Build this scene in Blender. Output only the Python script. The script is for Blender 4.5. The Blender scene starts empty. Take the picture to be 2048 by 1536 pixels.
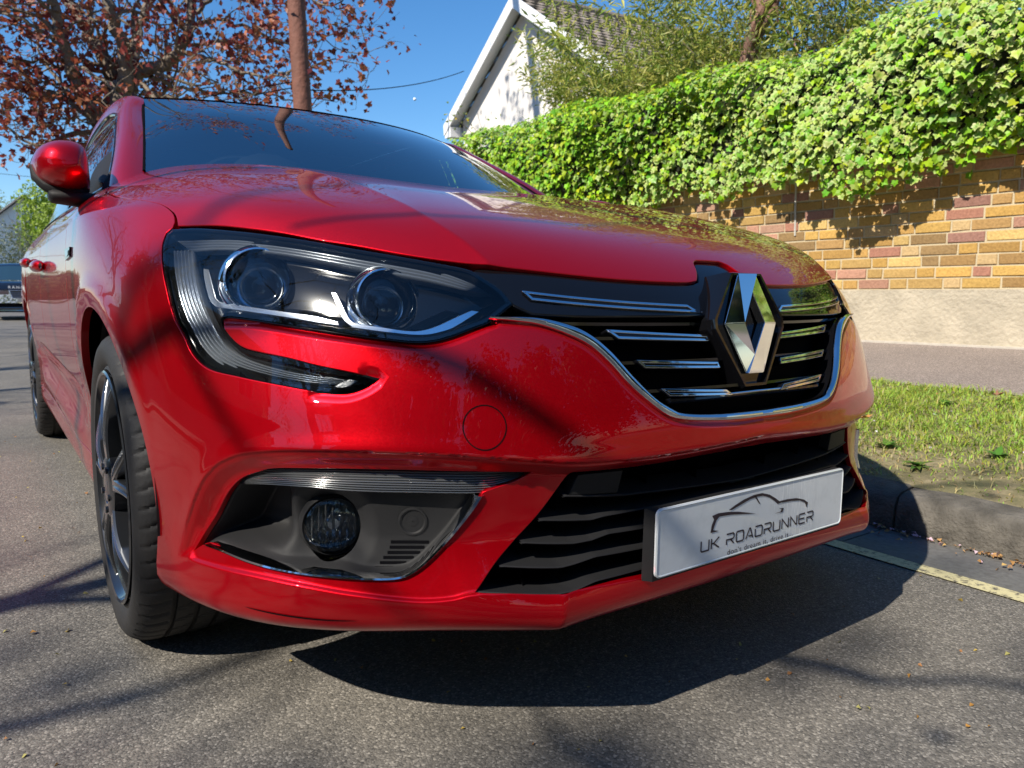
import bpy, bmesh, math, random
import numpy as np
from mathutils import Vector, Matrix
from mathutils.geometry import delaunay_2d_cdt
SC=bpy.context.scene
COL=SC.collection
rng=np.random.default_rng(7)
random.seed(7)
# ------------------------------------------------------------------ camera, sky, sun, exposure
TH=math.radians(3.2)                       # the road falls to the kerb, the car leans with it
MR=np.array([[math.cos(TH),0,math.sin(TH)],[0,1,0],[-math.sin(TH),0,math.cos(TH)]])
def W(p): return MR@np.asarray(p,float)
CP=np.array([-1.08882,-0.75680,0.70602])
def cam_axes(yaw,pitch,roll):
    cy,sy=math.cos(yaw),math.sin(yaw); cp,sp=math.cos(pitch),math.sin(pitch)
    f=np.array([sy*cp,cy*cp,-sp]); r=np.array([cy,-sy,0.]); u=np.cross(r,f)
    cr,sr=math.cos(roll),math.sin(roll)
    return cr*r+sr*u,-sr*r+cr*u,f
cr_,cu_,cf_=cam_axes(0.62301,0.11572,0.00963)
cam=bpy.data.objects.new('camera',bpy.data.cameras.new('camera')); COL.objects.link(cam); SC.camera=cam
m=Matrix.Identity(4)
for i,v in enumerate((W(cr_),W(cu_),-W(cf_),W(CP))):
    for k in range(3): m[k][i]=v[k]
cam.matrix_world=m
cam.data.sensor_width=36; cam.data.lens=1476.39756/2048*36; cam.data.clip_start=.05; cam.data.clip_end=2000
cam.data.dof.use_dof=True; cam.data.dof.focus_distance=1.35; cam.data.dof.aperture_fstop=9
SUN=W((-.735,-.135,.67)); SUN/=np.linalg.norm(SUN)
el=math.asin(SUN[2]); az=math.atan2(SUN[0],SUN[1])
w=bpy.data.worlds.new('World'); SC.world=w; w.use_nodes=True
nt=w.node_tree; bg=nt.nodes['Background']; sky=nt.nodes.new('ShaderNodeTexSky'); sky.sky_type='NISHITA'
sky.sun_disc=False; sky.sun_elevation=el; sky.sun_rotation=az; sky.air_density=1.0; sky.dust_density=.15; sky.ozone_density=5
hs_=nt.nodes.new('ShaderNodeHueSaturation'); hs_.inputs['Saturation'].default_value=1.22; nt.links.new(sky.outputs[0],hs_.inputs['Color']); nt.links.new(hs_.outputs[0],bg.inputs[0]); bg.inputs[1].default_value=.115
sl=bpy.data.lights.new('sun','SUN'); sl.energy=5.0; sl.angle=math.radians(.53); sl.color=(1,.93,.81)
so=bpy.data.objects.new('sun',sl); COL.objects.link(so); so.rotation_euler=Vector(SUN).to_track_quat('Z','Y').to_euler(); so.location=SUN*40
SC.view_settings.view_transform='Standard'; SC.view_settings.look='None'; SC.view_settings.exposure=0.55; SC.view_settings.gamma=1
try: SC.cycles.max_bounces=8; SC.cycles.transparent_max_bounces=12; SC.cycles.glossy_bounces=5
except Exception: pass
# ------------------------------------------------------------------ helpers
def link(o,parent=None):
    COL.objects.link(o)
    if parent is not None: o.parent=parent
    return o
def tag(o,label=None,cat=None,group=None,kind=None):
    if label: o['label']=label
    if cat: o['category']=cat
    if group: o['group']=group
    if kind: o['kind']=kind
    return o
def empty(name,loc=(0,0,0),label=None,cat=None,group=None,rot=None):
    o=bpy.data.objects.new(name,None); o.location=Vector(loc); o.empty_display_size=.2
    if rot is not None: o.rotation_euler=rot
    link(o); return tag(o,label,cat,group)
def fast(name,V,F,mat=None,parent=None,smooth=True,normals=None,cols=None):
    """V (n,3); F (m,k) array or list of arrays"""
    V=np.asarray(V,np.float32); me=bpy.data.meshes.new(name)
    Fs=[np.asarray(a,np.int32) for a in (F if isinstance(F,list) else [F]) if len(a)]
    me.vertices.add(len(V)); me.vertices.foreach_set('co',V.ravel())
    nl=sum(a.size for a in Fs); npoly=sum(len(a) for a in Fs)
    me.loops.add(nl); me.polygons.add(npoly)
    me.loops.foreach_set('vertex_index',np.concatenate([a.ravel() for a in Fs]))
    st=[];p=0
    for a in Fs:
        st.append(p+np.arange(len(a))*a.shape[1]); p+=a.size
    me.polygons.foreach_set('loop_start',np.concatenate(st).astype(np.int32))
    me.polygons.foreach_set('use_smooth',np.full(npoly,bool(smooth)))
    me.update(calc_edges=True); me.validate(clean_customdata=False)
    if cols is not None:
        at=me.color_attributes.new('Col','FLOAT_COLOR','POINT')
        c=np.ones((len(V),4),np.float32); c[:,:cols.shape[1]]=cols; at.data.foreach_set('color',c.ravel())
    if normals is not None and len(me.vertices)==len(normals):
        me.normals_split_custom_set_from_vertices([tuple(x) for x in np.asarray(normals,float)])
    o=bpy.data.objects.new(name,me)
    if mat: me.materials.append(mat)
    return link(o,parent)
class MB:
    """collects quads and tris of several simple shapes of ONE part"""
    def __init__(s): s.v=[];s.q=[];s.t=[];s.n=0
    def add(s,V,Q=None,T=None):
        V=np.asarray(V,float); s.v.append(V)
        if Q is not None and len(Q): s.q.append(np.asarray(Q)+s.n)
        if T is not None and len(T): s.t.append(np.asarray(T)+s.n)
        s.n+=len(V); return s
    def box(s,lo,hi,R=None,c=None):
        lo=np.array(lo,float);hi=np.array(hi,float)
        V=np.array([[ (lo,hi)[a][0],(lo,hi)[b][1],(lo,hi)[d][2]] for a in (0,1) for b in (0,1) for d in (0,1)])
        if R is not None: V=V@np.asarray(R).T
        if c is not None: V=V+np.array(c)
        return s.add(V,[(0,1,3,2),(4,6,7,5),(0,4,5,1),(2,3,7,6),(0,2,6,4),(1,5,7,3)])
    def tube(s,P,r,n=8,cap=True):
        P=np.asarray(P,float); r=np.broadcast_to(np.asarray(r,float),(len(P),)); V=[]
        t=np.gradient(P,axis=0); t/=np.linalg.norm(t,axis=1,keepdims=True)+1e-12
        a=np.cross(t[0],(0,0,1) if abs(t[0][2])<.9 else (1,0,0)); a/=np.linalg.norm(a)
        for i in range(len(P)):
            a=a-t[i]*(a@t[i]); a/=np.linalg.norm(a)+1e-12; b=np.cross(t[i],a)
            th=np.arange(n)*2*math.pi/n
            V.append(P[i]+r[i]*(np.cos(th)[:,None]*a+np.sin(th)[:,None]*b))
        V=np.concatenate(V); k=np.arange(n); k2=(k+1)%n; Q=[]
        for i in range(len(P)-1): Q.append(np.stack([i*n+k,i*n+k2,(i+1)*n+k2,(i+1)*n+k],1))
        s.add(V,np.concatenate(Q))
        if cap and n>=4:
            for i,rev in ((0,True),(len(P)-1,False)):
                c=P[i]; base=V[i*n:(i+1)*n]; VV=np.vstack([base,c]); T=np.stack([k,k2,np.full(n,n)],1)
                s.add(VV,None,T[:,::-1] if rev else T)
        return s
    def lathe(s,prof,c,ax,n=48,ref=None):
        """prof list of (radius,height along axis)"""
        ax=np.array(ax,float); ax/=np.linalg.norm(ax); a=np.cross(ax,(0,0,1) if abs(ax[2])<.9 else (1,0,0)); a/=np.linalg.norm(a); b=np.cross(ax,a)
        th=np.arange(n)*2*math.pi/n; V=[]
        for r,h in prof: V.append(np.array(c)+ax*h+r*(np.cos(th)[:,None]*a+np.sin(th)[:,None]*b))
        k=np.arange(n);k2=(k+1)%n
        Q=[np.stack([i*n+k,i*n+k2,(i+1)*n+k2,(i+1)*n+k],1) for i in range(len(prof)-1)]
        return s.add(np.concatenate(V),np.concatenate(Q))
    def prism(s,poly,thick,R,c):
        """poly 2D (ccw seen from +n) ; R rows = (ex,ey,n)"""
        poly=np.asarray(poly,float); n=len(poly); R=np.asarray(R,float); c=np.array(c,float)
        A=c+poly[:,:1]*R[0]+poly[:,1:2]*R[1]; B=A+R[2]*thick
        from mathutils.geometry import tessellate_polygon
        tr=np.array(tessellate_polygon([[Vector((p[0],p[1],0)) for p in poly]]))
        k=np.arange(n);k2=(k+1)%n
        s.add(A,None,tr[:,::-1]); s.add(B,None,tr)
        return s.add(np.vstack([A,B]),np.stack([k,k2,k2+n,k+n],1))
    def build(s,name,mat,parent=None,smooth=False,auto=None):
        if not s.v: return None
        F=[]
        if s.q: F.append(np.concatenate(s.q))
        if s.t: F.append(np.concatenate(s.t))
        o=fast(name,np.concatenate(s.v),F,mat,parent,smooth)
        me=o.data
        if smooth or auto is not None:
            bm=bmesh.new(); bm.from_mesh(me); bmesh.ops.remove_doubles(bm,verts=bm.verts,dist=1e-5); bmesh.ops.recalc_face_normals(bm,faces=bm.faces)
            a=math.radians(auto if auto else 35)
            for e in bm.edges:
                e.smooth = len(e.link_faces)==2 and e.calc_face_angle(0)<a
            for f in bm.faces: f.smooth=True
            bm.to_mesh(me); bm.free()
        return o
def mirrored(o,name=None,parent=None):
    """the other hand of a car part: mesh mirrored in x"""
    me=o.data.copy(); co=np.zeros(len(me.vertices)*3,np.float32); me.vertices.foreach_get('co',co); co=co.reshape(-1,3); co[:,0]*=-1
    me.vertices.foreach_set('co',co.ravel()); me.flip_normals(); me.update()
    c=bpy.data.objects.new(name or o.name.split('.')[0],me); c.parent=parent if parent is not None else o.parent; COL.objects.link(c); return c
# ------------------------------------------------------------------ materials
def newmat(name):
    m=bpy.data.materials.new(name); m.use_nodes=True; nt=m.node_tree; return m,nt,nt.nodes['Principled BSDF']
def P(name,col,rough=.5,metal=0,coat=0,coatr=.03,spec=.5,bump=None,noise=None,ior=None):
    """bump=(scale,strength,dist) ; noise=(scale,amount)"""
    m,nt,b=newmat(name); c=(*col,1) if len(col)==3 else col
    b.inputs['Base Color'].default_value=c; b.inputs['Roughness'].default_value=rough; b.inputs['Metallic'].default_value=metal
    b.inputs['Coat Weight'].default_value=coat; b.inputs['Coat Roughness'].default_value=coatr; b.inputs['Specular IOR Level'].default_value=spec
    if ior: b.inputs['IOR'].default_value=ior
    if bump or noise: tc=nt.nodes.new('ShaderNodeTexCoord')
    if noise:
        n=nt.nodes.new('ShaderNodeTexNoise'); n.inputs['Scale'].default_value=noise[0]; n.inputs['Detail'].default_value=5
        nt.links.new(tc.outputs['Object'],n.inputs['Vector'])
        r=nt.nodes.new('ShaderNodeMix'); r.data_type='RGBA'; r.inputs[6].default_value=tuple(x*(1-noise[1]) for x in c[:3])+(1,); r.inputs[7].default_value=tuple(min(1,x*(1+noise[1])) for x in c[:3])+(1,)
        nt.links.new(n.outputs['Fac'],r.inputs[0]); nt.links.new(r.outputs[2],b.inputs['Base Color'])
    if bump:
        n=nt.nodes.new('ShaderNodeTexNoise'); n.inputs['Scale'].default_value=bump[0]; n.inputs['Detail'].default_value=6
        nt.links.new(tc.outputs['Object'],n.inputs['Vector'])
        bn=nt.nodes.new('ShaderNodeBump'); bn.inputs['Strength'].default_value=bump[1]; bn.inputs['Distance'].default_value=bump[2]
        nt.links.new(n.outputs['Fac'],bn.inputs['Height']); nt.links.new(bn.outputs[0],b.inputs['Normal'])
    return m
def glassmat(name,tint,ior=1.5,rough=0.0,extra=0.0):
    m=bpy.data.materials.new(name); m.use_nodes=True; nt=m.node_tree; nt.nodes.clear()
    o=nt.nodes.new('ShaderNodeOutputMaterial'); mx=nt.nodes.new('ShaderNodeMixShader'); tr=nt.nodes.new('ShaderNodeBsdfTransparent'); gl=nt.nodes.new('ShaderNodeBsdfGlossy'); fr=nt.nodes.new('ShaderNodeFresnel')
    tr.inputs[0].default_value=(*tint,1); gl.inputs['Roughness'].default_value=rough; gl.inputs[0].default_value=(1,1,1,1); fr.inputs[0].default_value=ior
    ad=nt.nodes.new('ShaderNodeMath'); ad.operation='ADD'; ad.use_clamp=True; ad.inputs[1].default_value=extra
    nt.links.new(fr.outputs[0],ad.inputs[0]); nt.links.new(ad.outputs[0],mx.inputs[0]); nt.links.new(tr.outputs[0],mx.inputs[1]); nt.links.new(gl.outputs[0],mx.inputs[2]); nt.links.new(mx.outputs[0],o.inputs[0]); return m
def attrmat(name,rough=.5,trans=0.0,spec=.5,bump=None):
    """colour from the mesh's own colour attribute; thin leaves may pass light"""
    m,nt,b=newmat(name); a=nt.nodes.new('ShaderNodeVertexColor'); a.layer_name='Col'
    nt.links.new(a.outputs[0],b.inputs['Base Color']); b.inputs['Roughness'].default_value=rough; b.inputs['Specular IOR Level'].default_value=spec
    if bump:
        tc=nt.nodes.new('ShaderNodeTexCoord'); n=nt.nodes.new('ShaderNodeTexNoise'); n.inputs['Scale'].default_value=bump[0]; n.inputs['Detail'].default_value=6; nt.links.new(tc.outputs['Object'],n.inputs['Vector'])
        bn=nt.nodes.new('ShaderNodeBump'); bn.inputs['Strength'].default_value=bump[1]; bn.inputs['Distance'].default_value=bump[2]; nt.links.new(n.outputs['Fac'],bn.inputs['Height']); nt.links.new(bn.outputs[0],b.inputs['Normal'])
        mx=nt.nodes.new('ShaderNodeMix'); mx.data_type='RGBA'; mx.blend_type='MULTIPLY'; mx.inputs[0].default_value=.5
        rr=nt.nodes.new('ShaderNodeValToRGB'); rr.color_ramp.elements[0].position=.3; rr.color_ramp.elements[0].color=(.45,.42,.4,1); rr.color_ramp.elements[1].position=.65
        nt.links.new(n.outputs['Fac'],rr.inputs[0]); nt.links.new(a.outputs[0],mx.inputs[6]); nt.links.new(rr.outputs[0],mx.inputs[7]); nt.links.new(mx.outputs[2],b.inputs['Base Color'])
    if trans>0:
        o=nt.nodes['Material Output']; t=nt.nodes.new('ShaderNodeBsdfTranslucent'); nt.links.new(a.outputs[0],t.inputs[0])
        mx=nt.nodes.new('ShaderNodeMixShader'); mx.inputs[0].default_value=trans; nt.links.new(b.outputs[0],mx.inputs[1]); nt.links.new(t.outputs[0],mx.inputs[2]); nt.links.new(mx.outputs[0],o.inputs[0])
    return m
def node_asphalt(name,base,dark,light,scale=130,patch=.35,dots=.5):
    m,nt,b=newmat(name); N=nt.nodes.new; L=nt.links.new
    tc=N('ShaderNodeTexCoord')
    v=N('ShaderNodeTexVoronoi'); v.inputs['Scale'].default_value=scale; L(tc.outputs['Object'],v.inputs['Vector'])
    v2=N('ShaderNodeTexVoronoi'); v2.inputs['Scale'].default_value=scale*.45; L(tc.outputs['Object'],v2.inputs['Vector'])
    n=N('ShaderNodeTexNoise'); n.inputs['Scale'].default_value=1.3; n.inputs['Detail'].default_value=7; n.inputs['Roughness'].default_value=.6; L(tc.outputs['Object'],n.inputs['Vector'])
    nf=N('ShaderNodeTexNoise'); nf.inputs['Scale'].default_value=420; nf.inputs['Detail'].default_value=3; L(tc.outputs['Object'],nf.inputs['Vector'])
    sep=N('ShaderNodeSeparateColor'); L(v.outputs['Color'],sep.inputs[0])
    r=N('ShaderNodeValToRGB'); e=r.color_ramp.elements; e[0].position=0; e[0].color=(*dark,1); e[1].position=1; e[1].color=(*light,1)
    q=e.new(.35); q.color=(*base,1); q=e.new(.82); q.color=tuple(x*1.25 for x in base)+(1,); q=e.new(.93); q.color=tuple(min(1,x*2.1) for x in base)+(1,)
    L(sep.outputs[0],r.inputs[0])
    mx=N('ShaderNodeMix'); mx.data_type='RGBA'; mx.blend_type='MULTIPLY'; mx.inputs[0].default_value=1
    rr=N('ShaderNodeValToRGB'); rr.color_ramp.elements[0].position=.32; rr.color_ramp.elements[0].color=(1-patch,1-patch,1-patch,1); rr.color_ramp.elements[1].position=.7; rr.color_ramp.elements[1].color=(1.0,.985,.96,1)
    L(n.outputs['Fac'],rr.inputs[0]); L(r.outputs[0],mx.inputs[6]); L(rr.outputs[0],mx.inputs[7])
    # gaps between stones are dark
    m2=N('ShaderNodeMix'); m2.data_type='RGBA'; m2.blend_type='MULTIPLY'; m2.inputs[0].default_value=dots
    r3=N('ShaderNodeValToRGB'); r3.color_ramp.elements[0].position=.30; r3.color_ramp.elements[0].color=(1,1,1,1); r3.color_ramp.elements[1].position=.75; r3.color_ramp.elements[1].color=(.25,.25,.25,1)
    L(v.outputs['Distance'],r3.inputs[0]); L(mx.outputs[2],m2.inputs[6]); L(r3.outputs[0],m2.inputs[7]); L(m2.outputs[2],b.inputs['Base Color'])
    # cracks
    ad=N('ShaderNodeMath'); ad.operation='ADD'; mu=N('ShaderNodeMath'); mu.operation='MULTIPLY'; mu.inputs[1].default_value=-1
    L(v.outputs['Distance'],mu.inputs[0]); L(mu.outputs[0],ad.inputs[0]); a2=N('ShaderNodeMath'); a2.operation='MULTIPLY_ADD'; a2.inputs[1].default_value=-.6; L(v2.outputs['Distance'],a2.inputs[0]); L(nf.outputs['Fac'],a2.inputs[2]); L(a2.outputs[0],ad.inputs[1])
    bn=N('ShaderNodeBump'); bn.inputs['Strength'].default_value=.4; bn.inputs['Distance'].default_value=.003; L(ad.outputs[0],bn.inputs['Height']); L(bn.outputs[0],b.inputs['Normal'])
    b.inputs['Roughness'].default_value=.72; b.inputs['Specular IOR Level'].default_value=.35
    return m

# ================================================================== the skin of the car as one smooth surface
# ---------------- control net ----------------
def nspline(x, Y, xq):
    # natural cubic spline through (x,Y) ; Y (...,n)
    n=len(x); h=np.diff(x); A=np.zeros((n,n)); A[0,0]=A[-1,-1]=1
    R=np.zeros((n,)+Y.shape[1:])
    for i in range(1,n-1):
        A[i,i-1]=h[i-1]; A[i,i]=2*(h[i-1]+h[i]); A[i,i+1]=h[i]
        R[i]=3*((Y[i+1]-Y[i])/h[i]-(Y[i]-Y[i-1])/h[i-1])
    c=np.linalg.solve(A,R.reshape(n,-1)).reshape(R.shape)
    k=np.clip(np.searchsorted(x,xq)-1,0,n-2); t=(xq-x[k]).reshape((-1,)+(1,)*(Y.ndim-1)); hk=h[k].reshape(t.shape)
    b=(Y[k+1]-Y[k])/hk-hk*(2*c[k]+c[k+1])/3; d=(c[k+1]-c[k])/(3*hk)
    return Y[k]+t*(b+t*(c[k]+t*d))
F8=[ # rows R0..R8 for front columns 0..9 : (x,y,z)
 [(0,.055,.212),(.2,.057,.212),(.35,.063,.212),(.45,.083,.212),(.54,.150,.211),(.64,.215,.209),(.725,.295,.206),(.785,.385,.203),(.825,.50,.200),(.85,.62,.198)],
 [(0,.024,.232),(.2,.026,.232),(.35,.032,.232),(.46,.052,.232),(.56,.122,.231),(.66,.190,.228),(.75,.272,.225),(.812,.370,.222),(.852,.490,.220),(.876,.610,.218)],
 [(0,.028,.290),(.2,.031,.290),(.35,.042,.290),(.46,.068,.290),(.56,.126,.288),(.66,.190,.285),(.75,.270,.283),(.812,.370,.281),(.852,.490,.280),(.877,.610,.280)],
 [(0,.036,.380),(.2,.041,.380),(.35,.058,.380),(.46,.088,.380),(.56,.132,.380),(.66,.190,.380),(.748,.270,.380),(.810,.375,.380),(.853,.494,.380),(.880,.612,.380)],
 [(0,.002,.480),(.2,.012,.480),(.35,.040,.480),(.46,.076,.480),(.56,.122,.480),(.66,.184,.480),(.748,.270,.480),(.810,.378,.480),(.854,.498,.480),(.884,.616,.480)],
 [(0,.018,.560),(.2,.028,.560),(.345,.057,.560),(.455,.091,.560),(.555,.135,.560),(.653,.196,.560),(.741,.280,.560),(.803,.387,.560),(.852,.504,.560),(.888,.622,.560)],
 [(0,.044,.640),(.2,.054,.640),(.338,.080,.640),(.446,.111,.640),(.545,.157,.642),(.640,.220,.646),(.727,.306,.650),(.792,.412,.655),(.845,.524,.660),(.888,.636,.665)],
 [(0,.070,.700),(.2,.080,.700),(.33,.103,.702),(.436,.134,.706),(.533,.182,.714),(.625,.250,.724),(.711,.338,.735),(.778,.446,.745),(.836,.550,.755),(.884,.655,.762)],
 [(0,.095,.738),(.2,.113,.741),(.325,.137,.747),(.432,.170,.755),(.522,.222,.765),(.607,.296,.782),(.690,.390,.802),(.755,.495,.818),(.800,.610,.830),(.843,.700,.848)],
]
TOP=[(0,1.06,1.012),(.15,1.075,1.016),(.28,1.10,1.024),(.38,1.13,1.031),(.46,1.16,1.035),(.535,1.20,1.036),(.60,1.24,1.034),(.66,1.29,1.030),(.71,1.35,1.022),(.755,1.43,1.008)]
# side columns: bottom y, belt y ; profile of x by row, z by row
SIDE=[ # (y_bottom, y_belt, belt x, belt z, xoff)
 (.75,1.53,.795,.992,-.002),(.92,1.66,.812,.982,.004),(1.10,1.80,.822,.978,.002),(1.35,2.0,.828,.978,-.004),(1.75,2.3,.832,.982,-.006),(2.3,2.7,.832,.99,-.006),(3.0,3.15,.825,1.0,-.006),(3.59,3.6,.81,1.015,.0),(4.05,4.0,.775,1.03,-.02),(4.30,4.25,.66,1.03,-.11)]
SX=[.862,.882,.892,.897,.903,.907,.911,.913,.905]; SZ=[.20,.215,.28,.38,.48,.56,.67,.77,.86]
TT=np.array([.07,.2,.4,.68,1.])
def net():
    P=np.zeros((14,20,3))
    for i in range(9):
        for j in range(10): P[i,j]=F8[i][j]
        for k,(yb,yt,bx,bz,xo) in enumerate(SIDE):
            x=SX[i]+xo
            # concave flank between wheels
            if i in(2,3,4) and 2<=k<=6: x-=(.012,.02,.012)[i-2]
            if k==9: x=.70+(-.0 if i<8 else -.02)
            P[i,10+k]=(x, yb+(yt-yb)*max(0,(SZ[i]-.56))/.8*(.6), SZ[i])
    for m,t in enumerate(TT):
        i=9+m
        for j in range(10):
            a=P[8,j]; b=np.array(TOP[j],float); p=.6 if j<7 else (.62,.66,.72)[j-7]
            w=t if j<8 else t**(1.05,1.12)[j-8]
            q=a+(b-a)*t; q[2]=a[2]+(b[2]-a[2])*t**p
            if j>=7: q[0]=a[0]+(b[0]-a[0])*t**((1.15,1.3,1.4)[j-7])
            P[i,j]=q
        for k,(yb,yt,bx,bz,xo) in enumerate(SIDE):
            a=P[8,10+k]; b=np.array((bx,yt,bz))
            q=a+(b-a)*t; q[0]=a[0]+(b[0]-a[0])*t**1.35; q[2]=a[2]+(b[2]-a[2])*t**.9
            P[i,10+k]=q
    return P
NU,NV=12,12   # samples per cell
def dense():
    P=net()
    # column knots by chord length (averaged)
    dc=np.sqrt(((P[:,1:]-P[:,:-1])**2).sum(-1)).mean(0); cu=np.r_[0,np.cumsum(dc)]
    mirror=P[:,1:4][:,::-1].copy(); mirror[...,0]*=-1
    Pm=np.concatenate([mirror,P],1); cum=np.r_[-cu[1:4][::-1],cu]
    uq=[];
    for j in range(19): uq+=list(cu[j]+(cu[j+1]-cu[j])*np.arange(NU)/NU)
    uq.append(cu[-1]); uq=np.array(uq)
    A=nspline(cum,Pm.transpose(1,0,2),uq)  # (Nu,14,3)
    dr=np.sqrt(((P[1:]-P[:-1])**2).sum(-1))[:, :10].mean(1); cv=np.r_[0,np.cumsum(dr)]
    vq=[]
    for i in range(13): vq+=list(cv[i]+(cv[i+1]-cv[i])*np.arange(NV)/NV)
    vq.append(cv[-1]); vq=np.array(vq)
    B=nspline(cv,A.transpose(1,0,2),vq)  # (Nv,Nu,3)
    return B,uq,vq,cu,cv
def gsm(G,axis,s,mirror):
    r=int(3*s); k=np.exp(-.5*(np.arange(-r,r+1)/s)**2); k/=k.sum()
    G=np.moveaxis(G,axis,0); n=len(G)
    if mirror:
        lo=G[1:r+1][::-1]*np.array([-1,1,1])
    else: lo=2*G[0]-G[1:r+1][::-1]
    hi=2*G[-1]-G[-r-1:-1][::-1]
    E=np.concatenate([lo,G,hi],0); out=sum(k[i]*E[i:i+n] for i in range(2*r+1))
    return np.moveaxis(out,0,axis)
def grid():
    B,uq,vq,cu,cv=dense()
    B=gsm(B,1,6,True); B=gsm(B,0,5,False)
    B[:,0,0]=0
    return B
# parameters (u,v) are grid indices scaled: u in 0..19, v in 0..13 (control indices)
class Surf:
    def __init__(s):
        s.G=grid(); s.nv,s.nu=s.G.shape[:2]
        dv=np.gradient(s.G,axis=0); du=np.gradient(s.G,axis=1); du[:,0,1:]=0
        n=np.cross(du,dv); s.N=n/np.linalg.norm(n,axis=2,keepdims=True)
        if s.N[20,3,1]>0: s.N=-s.N
    def at(s,u,v,A=None):
        A=s.G if A is None else A
        u=np.asarray(u,float); sg=np.where(u<0,-1,1); a=np.clip(np.abs(u)*NU,0,s.nu-1.0001); b=np.clip(np.asarray(v,float)*NV,0,s.nv-1.0001)
        i=a.astype(int); j=b.astype(int); fa=(a-i)[...,None]; fb=(b-j)[...,None]
        # cubic (Catmull-Rom) in both for smooth normals
        def cr(t): return (-.5*t+t*t-.5*t**3, 1-2.5*t*t+1.5*t**3, .5*t+2*t*t-1.5*t**3, -.5*t*t+.5*t**3)
        wa=cr(fa); wb=cr(fb); out=0
        for m in range(4):
            jj=np.clip(j+m-1,0,s.nv-1); row=0
            for k in range(4):
                ii=i+k-1; mi=ii<0; ii=np.clip(np.abs(ii),0,s.nu-1)
                q=A[jj,ii]*np.where(mi[...,None],np.array([-1,1,1]),1)
                row=row+wa[k]*q
            out=out+wb[m]*row
        out=out.copy(); out[...,0]*=sg
        return out
    def nrm(s,u,v):
        n=s.at(u,v,s.N); return n/np.linalg.norm(n,axis=-1,keepdims=True)

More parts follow.
